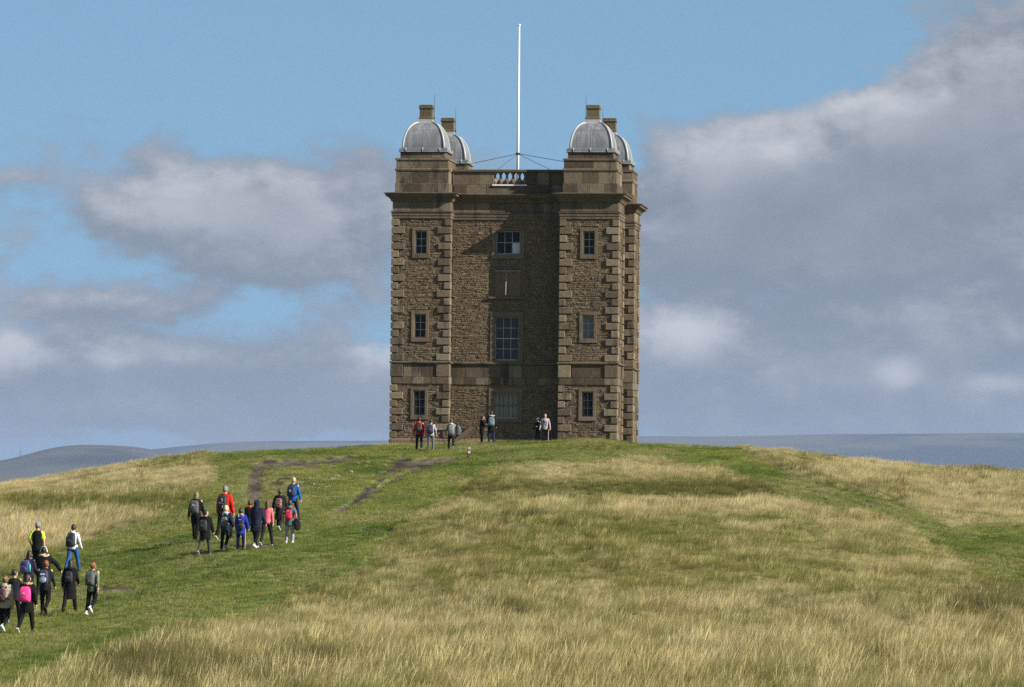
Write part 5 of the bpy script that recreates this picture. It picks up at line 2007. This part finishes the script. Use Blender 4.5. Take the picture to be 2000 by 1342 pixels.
p = person('person in baggy black coat striding with grey trousers', 400, 1084, 89, tops=(jk(K, 0.62, ease=0.03, flare=0.02, n='coat'),), hood='down', hair=('short', DARK), trousers=(0.050, 0.055, 0.045), legs=(-0.30, 0.36, 0.26, 0.10), head=(-0.9, 0.0), arms=(DOWN, DOWN), shoes=((0.10, 0.10, 0.11), (0.35, 0.35, 0.36)))
backpack('plain black backpack on the baggy coat', p, (0.016, 0.016, 0.018), (0.32, 0.17, 0.42), 1.36, y=-0.03)
p = person('blond child in navy jacket with pale grey hood', 440, 1075, 86, tops=(jk((0.014, 0.018, 0.042), 0.68, ease=0.02),), hood=(0.42, 0.43, 0.47), hair=('short', (0.58, 0.46, 0.28)), legs=(-0.05, 0.10, -0.10, 0.70), arms=(DOWN, POCK), headk=1.12)
backpack('black backpack with scattered coloured pattern', p, (0.020, 0.024, 0.024), (0.29, 0.16, 0.42), 1.30, k='speckle', c2=(0.30, 0.34, 0.27), straps=(0.5, 0.5, 0.52))
p = person('dark haired child in royal blue jacket with white striped navy trousers', 470, 1075, 82, tops=(jk((0.018, 0.034, 0.28), 0.66, ease=0.015),), hair=('short', (0.024, 0.014, 0.012)), trousers=(0.012, 0.014, 0.034), stripe=WHITE, legs=STAND, arms=(DOWN, POCK), headk=1.12, head=(-0.5, 0.0))
backpack('slim black backpack edged in grey on the royal blue jacket', p, (0.016, 0.017, 0.020), (0.22, 0.14, 0.42), 1.28, x=0.05, marks=((WHITE, -0.15, 0.46, 0.12, 0.012),), straps=(0.3, 0.3, 0.32))
p = person('person with red collar half hidden behind a navy hooded coat', 487, 1066, 82, d=174.5, tops=(jk((0.018, 0.020, 0.034), 0.70, ease=0.015),), hood=(0.40, 0.02, 0.025), hair=('short', BROWN), legs=STRIDE_R, arms=(DOWN, DOWN), headk=1.08, shoes=(K, WHITE), stripe=(0.4, 0.4, 0.4))
p = person('person with hood up in navy quilted coat', 500, 1072, 95, tops=(jk((0.018, 0.022, 0.042), 0.60, ease=0.03, k='quilt', n='coat'),), hood='up', legs=WALK_L, arms=(DOWN, DOWN), shoes=(WHITE, WHITE), hair=('short', DARK))
p = person('long haired girl in pink jumper and black trousers', 521, 1066, 88, tops=(jk((0.62, 0.135, 0.185), 0.84, n='jumper'),), hair=('long', (0.085, 0.040, 0.020)), legs=WALK_R, arms=(FRONT, (-0.1, 0.15, 0.14)), trousers=(0.018, 0.018, 0.016), headk=1.05)
p = person('person with brown hair in long dark coat beside the blue jacket', 546, 1038, 86, tops=(jk((0.020, 0.016, 0.015), 0.52, ease=0.015, n='coat'),), hood='down', hair=('bun', (0.085, 0.035, 0.020)), legs=STRIDE_L, arms=((0.05, 0.3, 0.35), DOWN), shoes=((0.10, 0.09, 0.09), WHITE), trousers=(0.020, 0.018, 0.018))
backpack('floral pink and black backpack on the long dark coat', p, (0.020, 0.014, 0.016), (0.30, 0.16, 0.40), 1.36, k='speckle', c2=(0.52, 0.23, 0.22))
p = person('fair haired person in bright blue jacket', 572, 1038, 87, d=182.5, tops=(jk((0.008, 0.095, 0.36), 0.80),), hair=('short', (0.40, 0.29, 0.14)), legs=WALK_R, arms=(DOWN, (-0.02, 0.25, 0.24)), trousers=(0.016, 0.022, 0.045))
backpack('navy backpack with white tag on the bright blue jacket', p, (0.014, 0.020, 0.055), (0.32, 0.18, 0.46), marks=((WHITE, -0.02, 0.0, 0.05, 0.09),))
p = person('dark haired child in slate t-shirt and pale grey joggers', 565, 1062, 84, tops=(jk((0.085, 0.125, 0.145), 0.72, n='tshirt', sleeve=0.5, ease=0.012),), hood=(0.085, 0.125, 0.145), hair=('short', (0.05, 0.018, 0.014)), trousers=(0.30, 0.32, 0.37), legs=(0.05, 0.05, 0.10, 0.10), arms=((-0.35, 0.9, 0.35), (-0.35, 0.9, 0.40)), shoes=(WHITE, WHITE), headk=1.1)
backpack('small crimson backpack on the slate t-shirt', p, (0.56, 0.008, 0.045), (0.27, 0.14, 0.38), 1.34, pocket=(0.60, 0.01, 0.05), marks=((WHITE, 0.0, 0.42, 0.05, 0.02),))
# the coat carried over that child's arm
Rm = Matrix.Translation(p['pos']) @ rotz(p['heading'])
g = MB()
loft(g, [(0.0, 0.0, 0.0, 0.07, 0.05), (0.0, 0.0, -0.06, 0.11, 0.07), (0.015, 0.0, -0.24, 0.125, 0.075), (0.03, 0.0, -0.40, 0.13, 0.07), (0.04, 0.0, -0.47, 0.08, 0.05)])
limb(g, [(0.08, 0.02, -0.05), (0.12, 0.03, -0.25), (0.10, 0.02, -0.43)], [0.05, 0.05, 0.04])
o = soften(g.build('carried_coat', cloth('carried_coat_cloth', (0.016, 0.018, 0.022))), 0.02, 0.05)
el = p['A'][1][1] * 0.3 + p['A'][1][2] * 0.7
o.location = Rm @ Vector((el[0] * p['S'] + 0.02, (el[1] - 0.10) * p['S'], (el[2] - 0.0) * p['S']))
o.scale = (p['S'],) * 3
tag(o, 'black coat carried over the arm of the child in joggers', 'coat')

# group by the foot of the tower
gt = 'people standing at the foot of the tower'
p = person('person in red hooded top and dark trousers under the lower window', 818.5, 881, 66, tops=(jk((0.50, 0.014, 0.022), 0.84, n='hooded_top'),), hood='down', hair=('short', (0.022, 0.014, 0.012)), trousers=(0.015, 0.015, 0.022), legs=WALK_L, arms=((0.12, 0.15, 0.24), (0.0, 0.3, 0.18)), shoes=(K, (0.3, 0.3, 0.32)), group=gt)
backpack('black backpack on the red hooded top', p, (0.018, 0.014, 0.014), (0.30, 0.17, 0.48), 1.42)
p = person('person in black and white checked shirt and grey trousers', 841.5, 880.5, 62, tops=(jk((0.02, 0.02, 0.03), 0.80, n='shirt', k='check', c2=(0.62, 0.64, 0.68)),), hair=('short', (0.022, 0.016, 0.012)), trousers=(0.115, 0.118, 0.125), legs=STAND, arms=(POCK, (0.0, 0.2, 0.28)), shoes=((0.2, 0.2, 0.2), WHITE), head=(-0.6, 0.0), group=gt)
backpack('navy backpack on the checked shirt', p, (0.014, 0.018, 0.048), (0.34, 0.20, 0.50), 1.42, x=-0.04)
p = person('brown haired person in grey hooded top holding a second bag', 881, 880, 64, tops=(jk((0.20, 0.21, 0.22), 0.84, n='hooded_top'),), hood=(0.42, 0.42, 0.43), hair=('short', (0.10, 0.045, 0.022)), legs=STRIDE_L, arms=(POCK, (0.3, 2.2, 0.55)), trousers=(0.018, 0.018, 0.020), group=gt)
backpack('mid grey backpack on the grey hooded top', p, (0.150, 0.155, 0.160), (0.34, 0.20, 0.52), 1.40)
Rm = Matrix.Translation(p['pos']) @ rotz(p['heading'])
bo = empty('shoulder_bag', Rm @ Vector((0.36 * p['S'], -0.02, 1.05 * p['S'])), p['heading'])
bo.scale = (p['S'],) * 3
tag(bo, 'slate grey bag slung over the shoulder of the grey hooded top', 'bag')
g = MB()
loft(g, [(-0.02, 0, -0.27, 0.07, 0.05), (0.0, 0, -0.22, 0.13, 0.09), (0.03, 0, -0.05, 0.15, 0.10), (0.02, 0, 0.15, 0.11, 0.08), (-0.03, 0, 0.27, 0.05, 0.05)])
soften(g.build('bag_body', cloth('slate_bag', (0.085, 0.105, 0.120), 0.5), bo), 0.02, 0.03)
g = MB()
g.tube([(-0.03, 0, 0.25), (-0.10, 0.02, 0.40), (-0.14, 0.04, 0.36), (-0.08, 0.05, 0.10)], 0.016, 6)
g.build('strap', cloth('webbing', K), bo)
p = person('person in long black coat turned sideways towards the wall', 941, 866, 55, heading=-1.2, d=251.5, tops=(jk(K, 0.60, ease=0.025, n='coat'),), hood='down', hair=('long', DARK), legs=STAND, arms=(FRONT, FRONT), group=gt)
p = person('person in black coat with grey fur hood and teal pack', 959.5, 872, 63, d=250.0, tops=(jk(K, 0.62, ease=0.025, n='coat'),), fur=(0.40, 0.40, 0.40), hair=('short', (0.035, 0.018, 0.015)), trousers=(0.020, 0.022, 0.050), legs=STAND, arms=(FRONT, DOWN), group=gt)
backpack('teal grey backpack on the fur hooded black coat', p, (0.090, 0.130, 0.140), (0.34, 0.20, 0.48), 1.40, pocket=(0.13, 0.17, 0.18), straps=K)
p = person('small dark haired child in black facing out of the shaded corner', 1050, 866, 50, heading=2.6, d=252.6, tops=(jk(K, 0.75),), hair=('short', DARK), legs=STAND, arms=(FRONT, DOWN), headk=1.15, head=(-0.3, 0.0), group=gt, lean=0.0)
p = person('boy in pale grey top with blue and orange print facing down the hill', 1064.5, 866, 59, heading=math.pi - 0.15, d=252.3, tops=(jk((0.30, 0.31, 0.33), 0.80, n='hooded_top'),), hair=('short', (0.085, 0.030, 0.016)), trousers=(0.012, 0.012, 0.014), stripe=WHITE, legs=STAND, arms=((0.0, 0.35, 0.28), (0.0, 0.35, 0.28)), group=gt, lean=0.0, headk=1.05,
           emblem=(((0.03, 0.06, 0.55), 0.05, 1.24, 0.13, 0.10), ((0.55, 0.13, 0.05), -0.11, 1.14, 0.03, 0.30)))

# ------------------------------------------------------------------ haze: one box of even air round everything
hz_top, hz_bot = 372.0, -70.0
mb = MB()
mb.box(-30000, 30000, -300, 24500, hz_bot, hz_top)
m_haze, t, out = mat('haze')
pv = t.node('ShaderNodeVolumePrincipled')
pv.inputs['Color'].default_value = HAZE_COL
pv.inputs['Density'].default_value = HAZE_DENSITY
pv.inputs['Anisotropy'].default_value = 0.0
t.l.new(pv.outputs[0], out.inputs['Volume'])
hz_o = mb.build('haze', m_haze)
tag(hz_o, 'thin blue haze in the air over the hills', kind='stuff')
# ------------------------------------------------------------------ small things on the hill


def rock_mesh(seed, n=14):
    r = np.random.default_rng(seed)
    off = r.uniform(0, 50, 2)

    def lump(p, q):
        k = 0.75 + 0.5 * float(fbm(np.array([p[0] * 1.6 + off[0] + p[2]]), np.array([p[1] * 1.6 + off[1] - p[2] * 0.7]), seed, 3)[0])
        q = q * k
        q[2] = max(q[2], -0.25)
        return q
    mb = MB()
    mb.ellipsoid((0, 0, 0), (1, 0.8, 0.6), n, 9, fn=lump)
    return mb.mesh('rock', m_rock)


m_rock, t, out = mat('gritstone')
pos = t.node('ShaderNodeNewGeometry').outputs['Position']
rn = t.node('ShaderNodeObjectInfo').outputs['Random']
n_a = t.noise(pos, 9.0, 5.0, 0.65)
c = t.mix(n_a, (0.16, 0.14, 0.11), (0.36, 0.33, 0.28))
c = t.mix(1.0, c, t.mix(rn, (0.7, 0.7, 0.7), (1.15, 1.15, 1.15)), 'MULTIPLY')
principled(t, out, c, 0.9, 0.2, normal=bump(t, n_a, 0.6, 0.03))
RM = [rock_mesh(k) for k in (1, 2, 3, 4)]


def rock(u, v, wpx, label, group=None, k=0, dz=0.02):
    P_, dd = spot_on_ground(u, v)
    s = wpx * dd / FPX / 2
    o = from_mesh('rock', RM[k % 4], None, P_ + Vector((0, 0, s * 0.25 - dz)), (0, 0, random.uniform(0, 6)))
    o.scale = (s, s, s * random.uniform(0.8, 1.1))
    return tag(o, label, 'rock', group)


rock(936, 886, 10, 'pale rounded stone in the grass beside the waymarker post', None, 0)
rock(1663, 928, 16, 'grey boulder sunk in the straw coloured grass of the far bank', None, 1)
rock(686, 923, 11, 'flat pale slab lying on the turf above the rubble', None, 2)
rock(709, 924, 6, 'small upright white stone standing clear of the rubble', None, 3)
for k in range(34):
    if k < 16:
        u, v = random.gauss(640, 17), random.gauss(933, 4.5)
    elif k < 24:
        u, v = random.gauss(628, 14), random.gauss(950, 3)
    else:
        u, v = random.gauss(722, 22), random.gauss(906, 3)
    wh = ('small broken stone among the upper rubble on the worn slope', 'small broken stone in the lower rubble patch on the worn slope', 'small broken stone by the bare track below the waymarker')[(k > 15) + (k > 23)]
    rock(u, v, random.uniform(5, 12), wh, ('stones of the upper rubble patch', 'stones of the lower rubble patch', 'stones beside the bare track')[(k > 15) + (k > 23)], k)
for u, v, w_, lb in ((1655, 968, 6, 'pale stone lying at the foot of the bank, highest up the green path'), (1613, 962, 5, 'tiny pale stone in the middle of the green path by the bank'), (1587, 966, 5, 'tiny pale stone at the edge of the long grass on the green path')):
    rock(u, v, w_, lb, None, int(u))

# waymarker post with two round discs
P_, dd = spot_on_ground(915.5, 895)
h = 23.0 * dd / FPX
wp = empty('waymarker_post', P_, 0.06)
tag(wp, 'short wooden waymarker post with two round white discs', 'post')
mb = MB()
mb.cbox(-0.055, 0.055, -0.055, 0.055, -0.25, h, 0.012)
mb.build('post', m_wood, wp)
m_disc = cloth('disc_plastic', (0.50, 0.50, 0.49), 0.5, 0.0)
for z_, rc in ((h - 0.085, (0.60, 0.03, 0.04)), (h - 0.25, (0.42, 0.42, 0.44))):
    def disc(r, y0, y1):
        m_ = MB()
        m_.tube([(0.012, y0, z_), (0.012, y1, z_)], r, 18)
        return m_
    o = disc(0.056, -0.070, -0.056).build('disc', m_disc, wp)
    a_ = MB()
    zz = z_
    if z_ > h - 0.2:
        a_.add([(0.012 - 0.036, -0.0725, zz - 0.03), (0.012 + 0.036, -0.0725, zz - 0.03), (0.012, -0.0725, zz + 0.045), (0.012 - 0.036, -0.069, zz - 0.03), (0.012 + 0.036, -0.069, zz - 0.03), (0.012, -0.069, zz + 0.045)],
               [(0, 1, 2), (3, 5, 4), (0, 3, 4, 1), (1, 4, 5, 2), (2, 5, 3, 0)])
    else:
        a_.tube([(0.012, -0.0725, zz), (0.012, -0.069, zz)], 0.03, 12)
    a_.build('arrow', cloth('arrow_print', rc, 0.4, 0.0), o)

# dark bar set aslant against the wall in the recess
W2 = Matrix.Translation((float(_gz[0]), DEP, TZ)) @ Matrix.Rotation(-THETA, 4, 'Z')
tb = empty('leaning_bar', W2 @ Vector((*F_REC.P(0.6, 0.25, 0)[:2], 0)), -THETA)
tag(tb, 'dark baulk propped aslant on the tower wall behind the shoulder bag', 'timber')
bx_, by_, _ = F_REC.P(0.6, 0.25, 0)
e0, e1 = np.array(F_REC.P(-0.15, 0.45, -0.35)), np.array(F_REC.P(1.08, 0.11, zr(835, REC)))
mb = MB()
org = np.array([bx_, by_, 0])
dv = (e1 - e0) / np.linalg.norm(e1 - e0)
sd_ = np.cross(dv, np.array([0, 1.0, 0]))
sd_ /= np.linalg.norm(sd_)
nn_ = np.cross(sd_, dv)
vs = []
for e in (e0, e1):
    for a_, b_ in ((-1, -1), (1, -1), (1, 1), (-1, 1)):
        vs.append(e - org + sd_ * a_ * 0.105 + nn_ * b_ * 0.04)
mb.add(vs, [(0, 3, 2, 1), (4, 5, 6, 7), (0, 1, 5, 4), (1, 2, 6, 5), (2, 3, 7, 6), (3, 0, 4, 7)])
mb.build('bar', m_wood, tb)
mb = MB()
vs = []
for e in (e1 + dv * 0.002, e1 + dv * 0.035):
    for a_, b_ in ((-1, -1), (1, -1), (1, 1), (-1, 1)):
        vs.append(e - org + sd_ * a_ * 0.118 + nn_ * b_ * 0.05)
mb.add(vs, [(0, 3, 2, 1), (4, 5, 6, 7), (0, 1, 5, 4), (1, 2, 6, 5), (2, 3, 7, 6), (3, 0, 4, 7)])
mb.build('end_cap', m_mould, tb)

# far radio mast on the hill
zb = z_from_row(42, 12000.0, 895)
zt = z_from_row(42, 12000.0, 874)
rm = empty('radio_mast', ((42 - 1000) / FPX * 12000.0, 12000.0, zb))
tag(rm, 'thin radio mast standing on the hazy rounded hill', 'mast')
hm_ = zt - zb
mb = MB()
for a_ in range(3):
    q = 2.09 * a_
    mb.tube([(1.8 * math.cos(q), 1.8 * math.sin(q), -4), (0.7 * math.cos(q), 0.7 * math.sin(q), hm_ * 0.85)], 0.3, 5)
for k in range(6):
    z_ = hm_ * 0.8 * k / 6
    r_ = 1.8 - 1.1 * k / 6
    mb.tube([(r_ * math.cos(q), r_ * math.sin(q), z_) for q in (0, 2.09, 4.18, 0)], 0.16, 4)
mb.build('lattice', m_iron, rm)
mb = MB()
mb.tube([(0, 0, hm_ * 0.84), (0, 0, hm_)], 0.3, 5)
mb.build('aerial', m_iron, rm)
